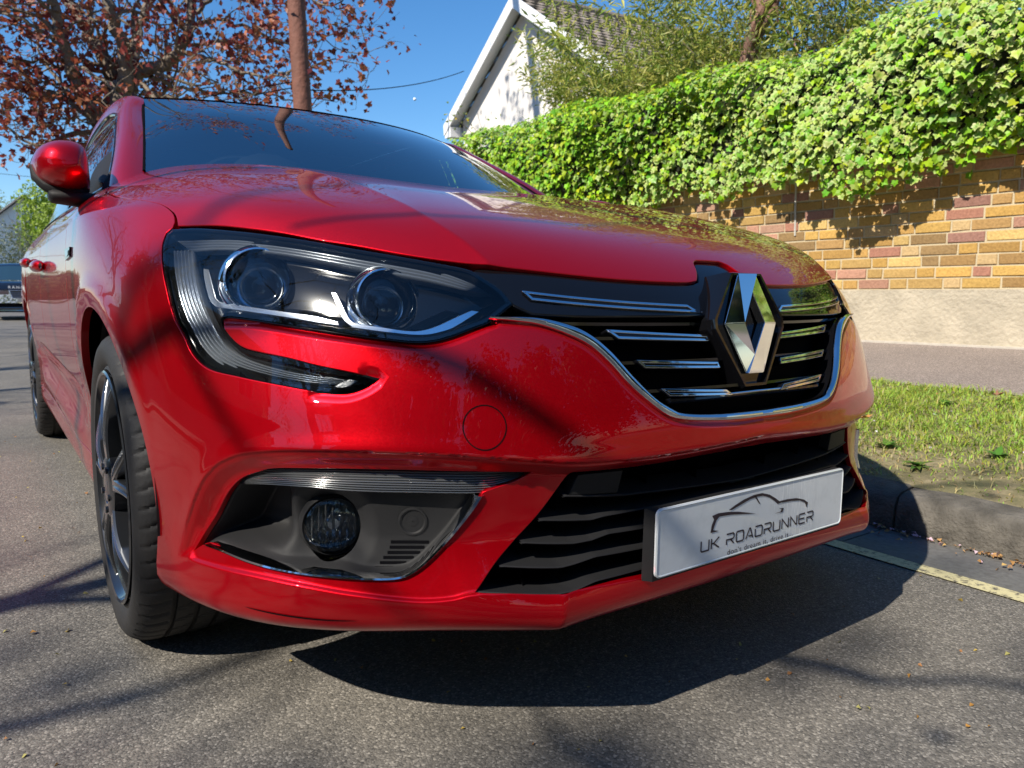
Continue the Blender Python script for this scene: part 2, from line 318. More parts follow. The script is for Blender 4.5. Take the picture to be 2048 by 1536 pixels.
# styling lines of the car, in (u,v) of that surface
TR={"shut": [[8.0535,7.9322],[7.2592,8.0686],[6.6244,8.0773],[6.1548,8.0668],[5.592,8.0144],[5.0556,8.0041],[4.524,7.9609],[3.8403,7.9235],[3.4188,7.9072],[2.6082,7.9278],[1.3756,7.8819],[0.5167,7.868],[0.3157,8.4701],[0.1309,8.7127],[-0.086,8.7433],[-0.1937,8.6032]],"hs": [[8.0535,7.9322],[8.1362,8.3395],[8.2063,8.5406],[8.3842,8.9567],[8.7334,9.3824],[9.3964,10.2524]],"head": [[8.1895,7.8328],[7.6,7.9571],[6.8409,7.9769],[6.2123,7.9788],[5.6505,7.9673],[5.1294,7.9367],[4.6107,7.9193],[4.0858,7.8728],[3.6117,7.7895],[3.4287,7.5817],[3.2187,7.2781],[3.1168,6.9846],[3.0832,6.8875],[3.4159,6.4607],[3.6816,6.2815],[3.9396,6.1236],[4.1911,6.0188],[4.4372,5.9876],[4.8039,6.0174],[5.4051,6.0852],[5.9139,6.1438],[6.4624,6.1941],[6.9169,6.21],[7.0164,6.1765],[6.9986,6.0804],[6.8472,5.8925],[6.661,5.7649],[6.3938,5.7077],[6.005,5.6502],[5.6435,5.5621],[5.2809,5.4847],[4.9692,5.4079],[4.8658,5.3701],[5.0414,5.2081],[5.2773,5.1012],[5.6359,5.1011],[6.1596,5.1814],[6.7467,5.2625],[7.2456,5.3389],[7.5468,5.5373],[7.7297,5.8329],[7.923,6.1318],[8.0775,6.6037],[8.212,7.0099],[8.3094,7.3862],[8.3006,7.6657]],"grille_out": [[3.4551,6.4894],[3.1021,6.4697],[2.7503,6.4085],[2.3679,6.2073],[2.0855,5.9724],[1.8516,5.6256],[1.6402,5.2064],[1.4373,4.8729],[1.2474,4.6092],[1.0754,4.4833],[0.7427,4.4028],[0.3443,4.3601],[-0.1032,4.3635],[-0.5123,4.4408]],"grille_in": [[3.4187,6.5561],[2.797,6.5754],[2.3193,6.4185],[2.0359,6.1836],[1.7784,5.7901],[1.5746,5.362],[1.3519,4.9395],[1.1625,4.7022],[1.0208,4.5984],[0.6087,4.5254],[0.0498,4.4956]],"fog": [[7.8017,2.123],[7.603,2.5007],[7.3385,2.9204],[7.0992,3.2844],[6.8557,3.5298],[6.5657,3.6752],[6.2649,3.769],[5.5441,3.8271],[4.7499,3.8304],[3.9462,3.7895],[2.8391,3.72],[3.0783,3.5711],[3.3659,3.4713],[3.5342,3.4103],[3.643,3.1728],[3.9234,2.7629],[4.2054,2.4265],[4.4241,2.2096],[4.6378,2.113],[5.014,2.1109],[5.559,2.1556],[6.1423,2.207],[6.6476,2.2641],[7.1157,2.3459],[7.4676,2.3676]],"lowg_top": [[2.3223,3.6765],[1.4015,3.6613],[0.4842,3.6961],[0.2246,3.7098]],"lowg_side": [[2.3609,3.6642],[2.7514,3.031],[3.3686,2.3729],[3.6804,1.8895],[3.7079,1.8332]],"lowg_bot": [[3.7079,1.8332],[2.7507,1.6836],[2.5455,1.6603],[2.2579,1.7132],[1.7643,1.7232],[1.2898,1.6961]],"seam": [[7.9804,6.3081],[8.5618,5.8282],[9.5465,5.3225]],"ledge": [[8.0962,1.9158],[7.631,2.9454],[7.2218,3.5866],[6.8111,3.8944],[6.3787,4.0339],[5.8286,4.1139],[4.9132,4.1415],[4.0082,4.0889],[3.0373,3.9706],[2.3036,3.8771],[1.4231,3.862],[0.5165,3.9257]],"groove": [[7.802,2.0094],[6.5795,2.0341],[5.8492,1.9598],[5.2142,1.8272],[4.4307,1.6628],[4.011,1.6746],[3.7047,1.773],[3.1414,1.7644]],"bev1": [[6.966,6.1647],[6.4624,6.1941],[5.9139,6.1438],[5.4051,6.0852],[4.8039,6.0174],[4.4372,5.9876],[4.1911,6.0188],[3.9396,6.1236],[3.6816,6.2815],[3.4159,6.4607]],"bev2": [[5.0057,5.4147],[4.8658,5.3701],[5.0414,5.2081],[5.2773,5.1012],[5.6359,5.1011]],"crease": [[4.9189,12.3514],[4.2173,11.9985],[4.0199,10.7049],[3.8284,9.3327],[3.4879,8.4755],[3.2994,7.9631]],"strip_a": [[7.5019,7.0811],[7.4136,7.0722],[7.3554,6.886],[7.2496,6.5368],[7.1832,6.4864],[6.6258,6.4506],[5.8125,6.4014],[5.4288,6.333],[5.4101,6.2601],[5.9388,6.3062],[6.6247,6.3778],[7.1661,6.3988],[7.265,6.4285],[7.3581,6.5249],[7.4659,6.8737]],"strip_b": [[5.503,6.8814],[5.4487,6.8774],[5.3876,6.6955],[5.3199,6.4869],[5.2529,6.361],[5.1601,6.3137],[4.8569,6.2749],[4.5268,6.2347],[4.3267,6.2594],[4.1229,6.3652],[3.9139,6.5314],[3.6548,6.7423],[3.5634,6.7281],[3.9183,6.3602],[4.1933,6.1903],[4.3946,6.1579],[4.7256,6.1631],[5.1598,6.2303],[5.2659,6.2945],[5.3461,6.3892],[5.4004,6.5357]],"fins": [[4.5434,6.2982],[4.0175,6.7247],[3.8372,6.6865],[4.3282,6.2853]],"shelf": [[8.1451,7.6181],[7.1214,7.7848],[6.1988,7.8578],[5.2186,7.8458],[4.2101,7.7871],[3.6544,7.5144],[3.3458,7.1413],[3.7194,7.2418],[4.251,7.4034],[5.2383,7.5171],[6.2042,7.5726],[7.1037,7.5233],[7.7694,7.4059]],"drl_out": [[8.2446,7.3481],[8.0832,6.7723],[7.9174,6.2608],[7.6977,5.8698],[7.4399,5.5563],[7.1169,5.3768],[6.6103,5.2778],[5.8804,5.1893],[5.3629,5.2017]],"drl_in": [[7.7371,7.4555],[7.5789,6.8208],[7.4419,6.3908],[7.2611,6.0329],[7.0319,5.7714],[6.6959,5.594],[6.1629,5.4628],[5.62,5.3866],[5.1455,5.3271]],"drl_end": [[5.425,5.2278],[5.1746,5.387],[5.0771,5.3537],[5.3125,5.2142]],"proj_a": [[6.6437,7.0372],[7.1652,6.9684],[6.1657,7.1151],[6.6623,7.6204],[6.6314,6.539]],"proj_b": [[4.8068,6.933],[5.1772,6.8709],[4.4326,6.9981],[4.7777,7.5911],[4.813,6.404]],"tow": [[3.5679,4.5388],[3.8366,4.5463],[3.2941,4.5292],[3.5566,4.9083],[3.5718,4.1805]],"bar1": [[2.9223,7.2648],[0.6759,7.0206],[0.57,6.8056],[0.7052,6.8056],[2.8104,7.0357]],"bar2": [[1.7797,6.3552],[0.5022,6.1882],[0.4928,6.0554],[1.6375,6.1511]],"bar3": [[1.4453,5.6746],[0.4489,5.5669],[0.4369,5.4515],[1.3516,5.527]],"bar4": [[1.1985,5.095],[0.4138,4.9885],[0.3431,4.8794],[1.1076,4.9597]],"band_low": [[3.0548,7.0352],[2.712,6.7622],[2.128,6.3675],[1.8836,6.4194],[0.5837,6.7053]],"slat1": [[2.3566,3.2416],[1.5993,3.1371],[0.9697,3.0878],[-0.171,2.9965]],"slat2": [[2.6855,2.8958],[1.9927,2.8091],[1.8114,2.8354],[1.2549,2.8389]],"slat3": [[2.9515,2.5708],[2.2525,2.4772],[1.9997,2.4834],[1.7511,2.5379],[1.2772,2.5116]],"slat4": [[3.2944,2.2245],[2.4842,2.1205],[2.2869,2.1404],[1.9611,2.2009],[1.2962,2.1687]],"slat5": [[3.7105,1.8033],[2.6052,1.631],[2.3792,1.6476],[2.0482,1.7674],[1.4009,1.7892]],"drl_low": [[7.0794,3.3637],[6.5278,3.4344],[5.8805,3.4582],[5.3049,3.4264],[4.4822,3.3992],[3.5164,3.3648],[3.1643,3.4832],[2.8133,3.6632]],"drl_up": [[6.9728,3.4694],[6.6637,3.6262],[6.3493,3.7174],[5.5857,3.7813],[4.7622,3.7824],[3.9364,3.7443],[3.3562,3.7196],[2.814,3.6741]],"chrome_o": [[7.5471,2.3362],[7.1815,2.3173],[6.7003,2.2392],[6.18,2.1796],[5.5762,2.1282],[5.0225,2.0877],[4.6447,2.0902],[4.4277,2.1907],[4.2054,2.4027],[3.9192,2.745],[3.6342,3.1509],[3.5256,3.3703]],"chrome_i": [[7.4265,2.3859],[7.1376,2.3753],[6.6634,2.3162],[6.1808,2.2538],[5.5767,2.1963],[5.0225,2.1647],[4.671,2.1679],[4.4807,2.2598],[4.2727,2.4593],[4.0032,2.7912],[3.7503,3.1743],[3.6419,3.3762]],"foglamp": [[5.6586,2.765],[6.0345,2.7371],[5.3047,2.7793],[5.6542,3.1585],[5.6604,2.3714]],"sensor": [[4.4671,2.892],[4.6214,2.8948],[4.3122,2.8882],[4.4677,3.0808],[4.4687,2.7035]],"vent0": [[4.7661,2.6065],[4.2528,2.5971]],"vent1": [[4.7812,2.5304],[4.317,2.5225]],"vent2": [[4.8103,2.4539],[4.3753,2.4472]],"vent3": [[4.8675,2.3803],[4.4612,2.3751]],"vent4": [[4.9106,2.3019],[4.5607,2.2984]],"vent5": [[4.9732,2.2292],[4.7376,2.2282]],"lipslot": [[6.6705,1.3325],[6.1475,1.2636],[5.5607,1.1948],[5.1249,1.1879]],"fogline": [[7.7645,2.2433],[6.9609,2.5973],[6.767,2.8935],[6.4606,3.1137],[5.9876,3.2551],[5.3275,3.2456],[3.6163,3.1493]],"kink": [[2.5466,1.6496],[2.5944,1.3419],[2.632,0.7785]],"radar": [[2.224,3.5836],[1.6439,3.5759],[1.6631,3.2191],[2.3183,3.2809]]}

PLOGO={"arc1": [[-0.0876,0.0274],[-0.0703,0.0335],[-0.0478,0.0396],[-0.0214,0.0435],[0.0026,0.0434],[0.0241,0.0374],[0.0426,0.0279],[0.0598,0.017],[0.049,0.0169],[0.0375,0.0249],[0.0227,0.0329],[0.0047,0.0383],[-0.0108,0.0389],[-0.031,0.0372],[-0.0539,0.0322],[-0.0789,0.0264]],"arc2": [[0.0505,0.0207],[0.076,0.021],[0.1062,0.0186],[0.1298,0.0123],[0.1437,0.0047],[0.14,-0.0049],[0.1343,0.0058],[0.1182,0.0124],[0.0914,0.0157],[0.0635,0.0168]],"slit": [[-0.0191,0.0406],[-0.0143,0.0403],[-0.0011,0.0248],[-0.0046,0.0253]],"hood": [[-0.1296,0.0244],[-0.1143,0.0264],[-0.089,0.0247],[-0.0629,0.0207],[-0.036,0.0147],[-0.0112,0.0087],[-0.0426,0.0134],[-0.0822,0.0185],[-0.1108,0.0202],[-0.1182,0.0152],[-0.1237,0.0047],[-0.1256,-0.0004],[-0.1107,-0.0043],[-0.1247,-0.0043],[-0.1321,-0.0042],[-0.1301,0.0079],[-0.1248,0.0174]],"tail": [[0.0533,0.0081],[0.0685,0.0061],[0.065,-0.001],[0.0407,0.0001],[0.0587,0.0007],[0.0627,0.0048]]}

TREE_BASE=(0.59,14.10,0.1)
LEAFN=2.3
LIMBS=[{"trunk": 1,"main": 1,"r": [0.3,0.26,0.24,0.2],"p": [[0.59,14.1,0.22],[0.79,14.15,1.26],[0.98,14.2,2.3],[1.17,14.25,3.3]]},{"main": 1,"r": [0.15,0.14,0.11,0.1,0.09,0.07,0.05,0.02],"p": [[1.14,14.26,3.26],[1.05,14.38,3.57],[0.81,14.41,4.14],[0.67,14.19,4.44],[0.6,14.05,4.72],[0.47,13.89,5.43],[0.43,13.85,6.39],[0.39,13.72,7.56]]},{"main": 1,"r": [0.16,0.13,0.11,0.1,0.09,0.08,0.06,0.02],"p": [[1.17,14.25,3.3],[1.31,14.54,4.09],[1.34,14.76,4.7],[1.18,15.07,5.14],[1.06,15.37,5.59],[0.9,15.69,6.04],[0.82,16.14,6.87],[0.69,16.74,8.28]]},{"main": 1,"r": [0.16,0.14,0.12,0.1,0.09,0.06,0.02],"p": [[1.2,14.23,3.3],[1.32,14.02,3.99],[1.44,13.88,4.38],[1.38,13.8,5.04],[1.24,13.74,5.52],[1.17,13.66,6.17],[1.29,13.72,7.66]]},{"main": 1,"r": [0.14,0.12,0.1,0.08,0.07,0.05,0.02],"p": [[1.26,14.31,3.32],[1.58,14.58,3.95],[1.73,15.1,4.69],[2.05,15.54,5.66],[2.37,15.85,6.53],[2.77,16.01,7.58],[3.25,16.43,9.72]]},{"main": 1,"r": [0.15,0.13,0.11,0.1,0.09,0.08,0.06,0.02],"p": [[1.22,14.21,3.3],[1.42,14.24,4.21],[1.85,13.99,4.54],[2.22,13.77,4.74],[2.44,13.67,5.08],[2.56,13.66,5.47],[2.69,13.7,6.17],[3.07,13.69,7.64]]},{"side": 1,"k": 0.7,"r": [0.05,0.035,0.025,0.018,0.01],"p": [[2.24,13.76,4.79],[2.67,13.18,4.62],[3.14,12.54,4.28],[3.48,12.03,4.21],[3.96,11.46,4.29]]},{"side": 1,"k": 0.7,"r": [0.045,0.035,0.025,0.018,0.01],"p": [[2.49,13.66,5.21],[3.01,13.58,5.44],[3.63,13.35,5.21],[4.28,13.11,5.07],[5.0,12.91,5.38]]},{"side": 1,"k": 0.7,"r": [0.045,0.035,0.025,0.018,0.01],"p": [[2.56,13.66,5.47],[2.99,13.04,5.77],[3.52,12.28,5.71],[3.95,11.66,5.36],[4.38,11.06,5.1]]},{"side": 1,"k": 0.6,"r": [0.04,0.03,0.022,0.016,0.01],"p": [[1.84,13.98,4.45],[2.49,13.99,4.27],[3.16,13.88,4.28],[3.87,13.76,4.28],[4.46,13.29,4.02]]},{"side": 1,"k": 0.7,"r": [0.05,0.035,0.025,0.01],"p": [[2.62,13.7,5.91],[3.3,13.32,6.49],[4.06,12.85,6.89],[4.74,12.42,7.12]]},{"side": 1,"k": 0.8,"r": [0.05,0.035,0.028,0.018,0.01],"p": [[1.27,14.81,4.75],[0.86,14.72,4.71],[0.32,14.6,4.64],[-0.25,14.5,4.57],[-0.72,14.59,4.6]]},{"side": 1,"k": 0.7,"r": [0.04,0.03,0.02,0.01],"p": [[0.79,14.44,4.23],[0.38,14.32,4.03],[-0.06,14.24,3.93],[-0.38,14.2,3.81]]},{"side": 1,"k": 0.7,"r": [0.05,0.035,0.02,0.01],"p": [[0.61,14.03,4.67],[0.25,13.96,4.96],[-0.13,14.02,5.14],[-0.57,14.12,5.32]]},{"side": 1,"k": 0.6,"r": [0.04,0.02,0.01],"p": [[1.05,14.38,3.57],[0.78,14.22,3.64],[0.41,14.23,3.65]]},{"side": 1,"k": 0.6,"r": [0.03,0.02,0.01],"p": [[1.15,14.75,3.25],[0.82,15.0,3.35],[0.55,15.23,3.54]]},{"side": 1,"k": 0.8,"r": [0.05,0.03,0.01],"p": [[0.48,13.86,5.27],[0.19,13.66,5.75],[-0.3,13.56,6.05]]}]

# ================================================================== THE RED CAR (car space: x across, y back from the nose, z up)
S=Surf()
def uv(a): return np.array(a,float)
SU,SV=.125,.095                       # rough metric size of one (u,v) cell, only for triangulating
def ss(t): t=np.clip(t,0,1); return t*t*(3-2*t)
def pos0(q,side=-1):
    A=S.at(q[:,0],q[:,1]); A=A.copy(); A[:,0]*=side; return A
def pdist(Q,L):
    """distance of 3D points Q to 3D polyline L"""
    d=np.full(len(Q),1e9)
    for a,b in zip(L[:-1],L[1:]):
        ab=b-a; t=np.clip(((Q-a)@ab)/(ab@ab+1e-12),0,1); d=np.minimum(d,np.linalg.norm(Q-(a+t[:,None]*ab),axis=1))
    return d
def inpoly(q,poly):
    x,y=q[:,0],q[:,1]; ins=np.zeros(len(q),bool); n=len(poly)
    for i in range(n):
        x1,y1=poly[i]; x2,y2=poly[(i+1)%n]
        if y1==y2: continue
        c=((y1>y)!=(y2>y))&(x<(x2-x1)*(y-y1)/(y2-y1)+x1); ins^=c
    return ins
def smooth(pts,closed=False,step=.045,corner=38):
    """Catmull-Rom through traced points, keeping real corners"""
    p=uv(pts); n=len(p); w=p*np.array([SU,SV]); cor=set()
    rngi=range(n) if closed else range(1,n-1)
    for i in rngi:
        a=w[i]-w[i-1]; b=w[(i+1)%n]-w[i]
        c=(a@b)/(np.linalg.norm(a)*np.linalg.norm(b)+1e-9)
        if c<math.cos(math.radians(corner)): cor.add(i)
    out=[]; segs=n if closed else n-1
    for i in range(segs):
        p1,p2=p[i],p[(i+1)%n]
        p0=p[i-1] if (closed or i>0) and i not in cor else 2*p1-p2
        if not closed and i==0: p0=2*p1-p2
        j=(i+1)%n
        p3=p[(i+2)%n] if (closed or i+2<n) and j not in cor else 2*p2-p1
        k=max(1,int(np.linalg.norm((p2-p1)*np.array([SU,SV]))/ (step*.125)))
        for t in np.arange(k)/k:
            out.append(.5*((2*p1)+(-p0+p2)*t+(2*p0-5*p1+4*p2-p3)*t*t+(-p0+3*p1-3*p2+p3)*t**3))
    if not closed: out.append(p[-1])
    return np.array(out)
def L3(name): return pos0(smooth(TR[name]))
HEAD=smooth(TR['head'],True)
def to_centre(pts,end_v=None):
    """keep the near half of a traced curve and end it on the centre line"""
    p=[q for q in pts if q[0]>.04]; p.append((0.0,end_v if end_v is not None else p[-1][1])); return p
LEDGE=to_centre(TR['ledge'],3.98); GROOVE=to_centre(TR['groove'],1.50)
LGTOP=to_centre(TR['lowg_top'],3.70); LGBOT=to_centre(TR['lowg_bot'],1.66)
GRO=to_centre(TR['grille_out'],4.36); GRI=to_centre(TR['grille_in'][:-1],4.50)
FLARE=np.vstack([smooth(LEDGE),smooth(GROOVE)[::-1]])
_led=pos0(smooth(LEDGE)); _gro=pos0(smooth(GROOVE)); _b1=L3('bev1'); _b2=L3('bev2'); _kk=L3('kink'); _cr=L3('crease'); _gr=pos0(smooth(GRO))
def disp(q,A,feat=True):
    """styling on the base skin: ledge above the lower openings, lip groove, bevels round the lamp and grille, bonnet crease"""
    D=np.zeros(len(q))
    if not feat: return D
    fr=(q[:,0]<9.4)&(q[:,1]<5.6)&(q[:,1]>1.0)
    if fr.any():
        i=np.where(fr)[0]; ins=inpoly(q[i],FLARE); i=i[ins]
        if len(i):
            d1=pdist(A[i],_led); d2=pdist(A[i],_gro)
            dc=pdist(A[i],np.stack([_led[0],_gro[0]])); D[i]-=np.minimum(.020*ss(d1/.030),.0055*ss(d2/.006)+.20*np.maximum(d2-.003,0))*ss(dc/.02)
        i=np.where(fr)[0][~ins]
        if len(i):                               # a soft crest just outside the ledge
            d1=pdist(A[i],_led); D[i]+=(.0030*np.exp(-(d1/.018)**2)+.0055*np.exp(-(d1/.045)**2)*ss((q[i,0]-2.0)/1.5)*ss((6.2-q[i,0])/1.5))*ss((q[i,1]-2.3)/.6)*ss((5.6-q[i,1])/.8)
    nb=(q[:,0]<4.6)&(q[:,1]<2.2)
    if nb.any():
        i=np.where(nb)[0]; d=pdist(A[i],_kk); D[i]+=.0095*np.exp(-(np.sqrt(d*d+.000016)-.004)/.034)*ss((2.2-q[i,1])/.7)
    nb=(q[:,0]<8)&(q[:,1]>4.4)&(q[:,1]<6.6)
    if nb.any():
        i=np.where(nb)[0]
        d=pdist(A[i],_b1); D[i]-=.010*np.clip(1-d/.0125,0,1)
        d=pdist(A[i],_b2); D[i]-=.006*np.clip(1-d/.013,0,1)
    nb=(q[:,0]<3.6)&(q[:,1]>3.9)&(q[:,1]<6.8)
    if nb.any():
        i=np.where(nb)[0]; d=pdist(A[i],_gr); D[i]-=.005*np.clip(1-d/.010,0,1)
    nb=(q[:,1]>7.6)&(q[:,0]<8.5)
    if nb.any():
        i=np.where(nb)[0]; d=pdist(A[i],_cr); D[i]+=.0055*np.exp(-d/.035)
    nb=(q[:,0]>8.3)&(q[:,1]<7.8)
    if nb.any():
        i=np.where(nb)[0]
        for yc in (.92,3.589):
            r=np.hypot(A[i,1]-yc,A[i,2]-.33); D[i]+=.006*np.exp(-((r-.385)/.022)**2)*ss((q[i,0]-8.4)/.9)*ss((7.8-q[i,1])/.5)
        # hollow low in the doors, with a crest above it
        yy=A[i,1]; zz=A[i,2]; win=ss((yy-1.45)/.25)*ss((3.25-yy)/.3); ln=.36+.05*(yy-1.4)/1.8
        D[i]+=win*(-.016*np.exp(-((zz-ln-.03)/.05)**2)+.010*np.exp(-((zz-ln+.06)/.03)**2))
    return D
def pos(q,off=0.,feat=True,extra=None):
    A=pos0(q); n=S.nrm(q[:,0],q[:,1]); n=n*np.array([-1,1,1]); D=disp(q,A,feat)+off
    if extra is not None: D=D+extra(q,A)
    return A+n*D[:,None]
def normal(q,off=0.,feat=True,extra=None,e=.016):
    a=pos(q+[e,0],off,feat,extra)-pos(q-[e,0],off,feat,extra); b=pos(q+[0,e],off,feat,extra)-pos(q-[0,e],off,feat,extra)
    n=np.cross(b,a); n/=np.linalg.norm(n,axis=1,keepdims=True)+1e-12
    r=S.nrm(q[:,0],q[:,1])*np.array([-1,1,1]); s=np.sign((n*r).sum(1)); return n*s[:,None]
def offset_poly(poly,d):
    """move a closed uv polygon inwards by d metres"""
    poly=uv(poly); A=pos0(poly); e=1e-3
    Su=(pos0(poly+[e,0])-pos0(poly-[e,0]))/(2*e); Sv=(pos0(poly+[0,e])-pos0(poly-[0,e]))/(2*e)
    t=np.roll(poly,-1,0)-np.roll(poly,1,0); T=Su*t[:,:1]+Sv*t[:,1:]; T/=np.linalg.norm(T,axis=1,keepdims=True)+1e-12
    n=S.nrm(poly[:,0],poly[:,1])*np.array([-1,1,1]); I=np.cross(n,T)
    out=[]
    for i in range(len(poly)):
        J=np.stack([Su[i],Sv[i]],1); out.append(poly[i]+np.linalg.lstsq(J,I[i]*1e-3,rcond=None)[0]*1000*d)
    out=np.array(out)
    def area(p): x,y=p.T; return abs((x*np.roll(y,-1)-y*np.roll(x,-1)).sum())
    if (area(out)>area(poly))==(d>0):
        out=2*poly-out
    return out
def off_line(line,d):
    line=uv(line); A=pos0(line); e=1e-3; Su=(pos0(line+[e,0])-pos0(line-[e,0]))/(2*e); Sv=(pos0(line+[0,e])-pos0(line-[0,e]))/(2*e)
    t=np.gradient(line,axis=0); T=Su*t[:,:1]+Sv*t[:,1:]; T/=np.linalg.norm(T,axis=1,keepdims=True)+1e-12
    n=S.nrm(line[:,0],line[:,1])*np.array([-1,1,1]); I=np.cross(n,T)
    return np.array([line[i]+np.linalg.lstsq(np.stack([Su[i],Sv[i]],1),I[i]*1e-3,rcond=None)[0]*1000*d for i in range(len(line))])
def panel(name,outer,holes=(),off=0.,sp=.014,mat=None,parent=None,depth=.014,bevel=.0012,join=False,feat=True,extra=None,both=True,twin_name=None,lines=()):
    """a sheet of the car's skin cut out along traced curves, its edges rounded over and folded inwards"""
    outer=uv(outer); loops=[outer]+[uv(h) for h in holes]
    sc=np.array([SU,SV]); V=[];E=[]
    for lp in loops:
        keep=[lp[0]]
        for p in lp[1:]:
            if np.linalg.norm((p-keep[-1])*sc)>.0018: keep.append(p)
        if np.linalg.norm((keep[0]-keep[-1])*sc)<.0018: keep.pop()
        b=len(V); V+=keep; k=len(keep); E+=[(b+i,b+(i+1)%k) for i in range(k)]
    nb=len(V); EB=list(E)
    for ln in lines:
        ln=uv(ln); k=[ln[0]]
        for p in ln[1:]:
            if np.linalg.norm((p-k[-1])*sc)>.0055: k.append(p)
        k=np.array(k); ok=inpoly(k*sc,outer*sc)
        for h in holes: ok&=~inpoly(k*sc,uv(h)*sc)
        Bd=np.array(V[:nb])*sc; dm=np.array([np.min(np.linalg.norm(Bd-p*sc,axis=1)) for p in k]); ok&=dm>.0022
        ok&=k[:,0]>-.001
        for i in range(len(k)):
            if ok[i]:
                V.append(k[i])
                if i and ok[i-1]: E.append((len(V)-2,len(V)-1))
    B=np.array(V)*sc
    lo=outer.min(0)*sc; hi=outer.max(0)*sc
    gx,gy=np.meshgrid(np.arange(lo[0]-.003,hi[0],sp),np.arange(lo[1]-.003,hi[1],sp)); g=np.stack([gx.ravel(),gy.ravel()],1); 
    g[:,0]+=np.where((np.round((g[:,1]-lo[1])/sp).astype(int)%2)==0,0,sp*.5)
    ok=inpoly(g,outer*sc)
    for h in holes: ok&=~inpoly(g,uv(h)*sc)
    g=g[ok]
    if len(g)>9000: pass
    # keep inner points off the boundary
    md=np.full(len(g),1e9)
    for a,b_ in E:
        p,q=B[a],B[b_]; ab=q-p; t=np.clip(((g-p)@ab)/(ab@ab+1e-12),0,1); md=np.minimum(md,np.linalg.norm(g-(p+t[:,None]*ab),axis=1))
    g=g[md>sp*.42]
    pts=[Vector(p) for p in np.vstack([B,g])]
    r=delaunay_2d_cdt(pts,E,[],0,1e-6)
    pv=np.array([tuple(p) for p in r[0]]); fs=np.array([f for f in r[2] if len(f)==3])
    cen=pv[fs].mean(1); ok=inpoly(cen,outer*sc)
    for h in holes: ok&=~inpoly(cen,uv(h)*sc)
    fs=fs[ok]; q=pv/sc
    if join: q[np.abs(q[:,0])<1e-4,0]=0
    A=pos(q,off,feat,extra); N=normal(q,off,feat,extra)
    # orient
    a,b,c=A[fs[:,0]],A[fs[:,1]],A[fs[:,2]]; fl=(np.cross(b-a,c-a)*N[fs[:,0]]).sum(1)<0; fs[fl]=fs[fl][:,::-1]
    # boundary edges
    cnt={}
    for f in fs:
        for i in range(3):
            e=(f[i],f[(i+1)%3]); cnt[e]=1
    be=[e for e in cnt if (e[1],e[0]) not in cnt]
    if join: be=[e for e in be if not(abs(q[e[0],0])<1e-3 and abs(q[e[1],0])<1e-3)]
    VV=[A];NN=[N];Q=[]; n0=len(A)
    if depth>0 and be:
        # mean outward tangent at each boundary vertex
        out={}
        for e0,e1 in be:
            t=A[e1]-A[e0]; t/=np.linalg.norm(t)+1e-12; o=np.cross(t,N[e0])
            for k in (e0,e1): out[k]=out.get(k,0)+o
        ids={k:i for i,k in enumerate(out)}; K=np.array(list(out)); O=np.array([out[k]/(np.linalg.norm(out[k])+1e-9) for k in out])
        m=len(K); a0=A[K]; nn=N[K]
        h=.7071
        R=[(a0,nn),(a0+O*bevel*h-nn*bevel*(1-h),(nn+O)*h),(a0+O*bevel-nn*bevel,O),(a0+O*bevel-nn*bevel,O),(a0+O*bevel-nn*depth,O)]
        for p_,n_ in R: VV.append(p_);NN.append(n_)
        for e0,e1 in be:
            i,j=ids[e0],ids[e1]
            for k in (0,1,3):
                b0=n0+k*m; b1=n0+(k+1)*m; Q.append((b0+i,b1+i,b1+j,b0+j))
    VV=np.concatenate(VV);NN=np.concatenate(NN); Q=np.array(Q).reshape(-1,4).astype(int)
    # faces of the fold must look outwards
    if len(Q):
        a=VV[Q[:,0]];b=VV[Q[:,1]];c=VV[Q[:,2]]; g_=np.cross(b-a,VV[Q[:,3]]-a); fl=(g_*NN[Q[:,0]]+g_*NN[Q[:,2]]).sum(1)<0; Q[fl]=Q[fl][:,::-1]
    T=fs
    if join:
        n=len(VV); V2=VV*[-1,1,1]; N2=NN*[-1,1,1]; c0=np.abs(q[:,0])<1e-4
        N_all=np.vstack([NN,N2]); idx=np.arange(n); m2=idx+n
        z=np.where(c0)[0]; N_all[z,0]=0; m2[z]=z
        VVa=np.vstack([VV,V2]); T2=m2[T][:,::-1]; Q2=m2[Q][:,::-1] if len(Q) else Q
        T=np.vstack([T,T2]); Q=np.vstack([Q,Q2]) if len(Q) else Q
        used=np.zeros(len(VVa),bool); used[T.ravel()]=True; 
        if len(Q): used[Q.ravel()]=True
        mp=np.cumsum(used)-1; VVa=VVa[used]; N_all=N_all[used]; T=mp[T]; Q=mp[Q] if len(Q) else Q
        N_all/=np.linalg.norm(N_all,axis=1,keepdims=True)+1e-12
        return fast(name,VVa,[T,Q] if len(Q) else T,mat,parent,True,N_all)
    NN/=np.linalg.norm(NN,axis=1,keepdims=True)+1e-12
    F=[T,Q] if len(Q) else T
    o=fast(name,VV,F,mat,parent,True,NN)
    if both:
        F2=[f[:,::-1] for f in F] if isinstance(F,list) else F[:,::-1]
        o2=fast(twin_name or name,VV*[-1,1,1],F2,mat,parent,True,NN*[-1,1,1]); return o,o2
    return o
def arcres(p,n):
    p=uv(p); A=pos0(p); d=np.r_[0,np.cumsum(np.linalg.norm(np.diff(A,axis=0),axis=1))]; t=np.linspace(0,d[-1],n)
    return np.stack([np.interp(t,d,p[:,0]),np.interp(t,d,p[:,1])],1)
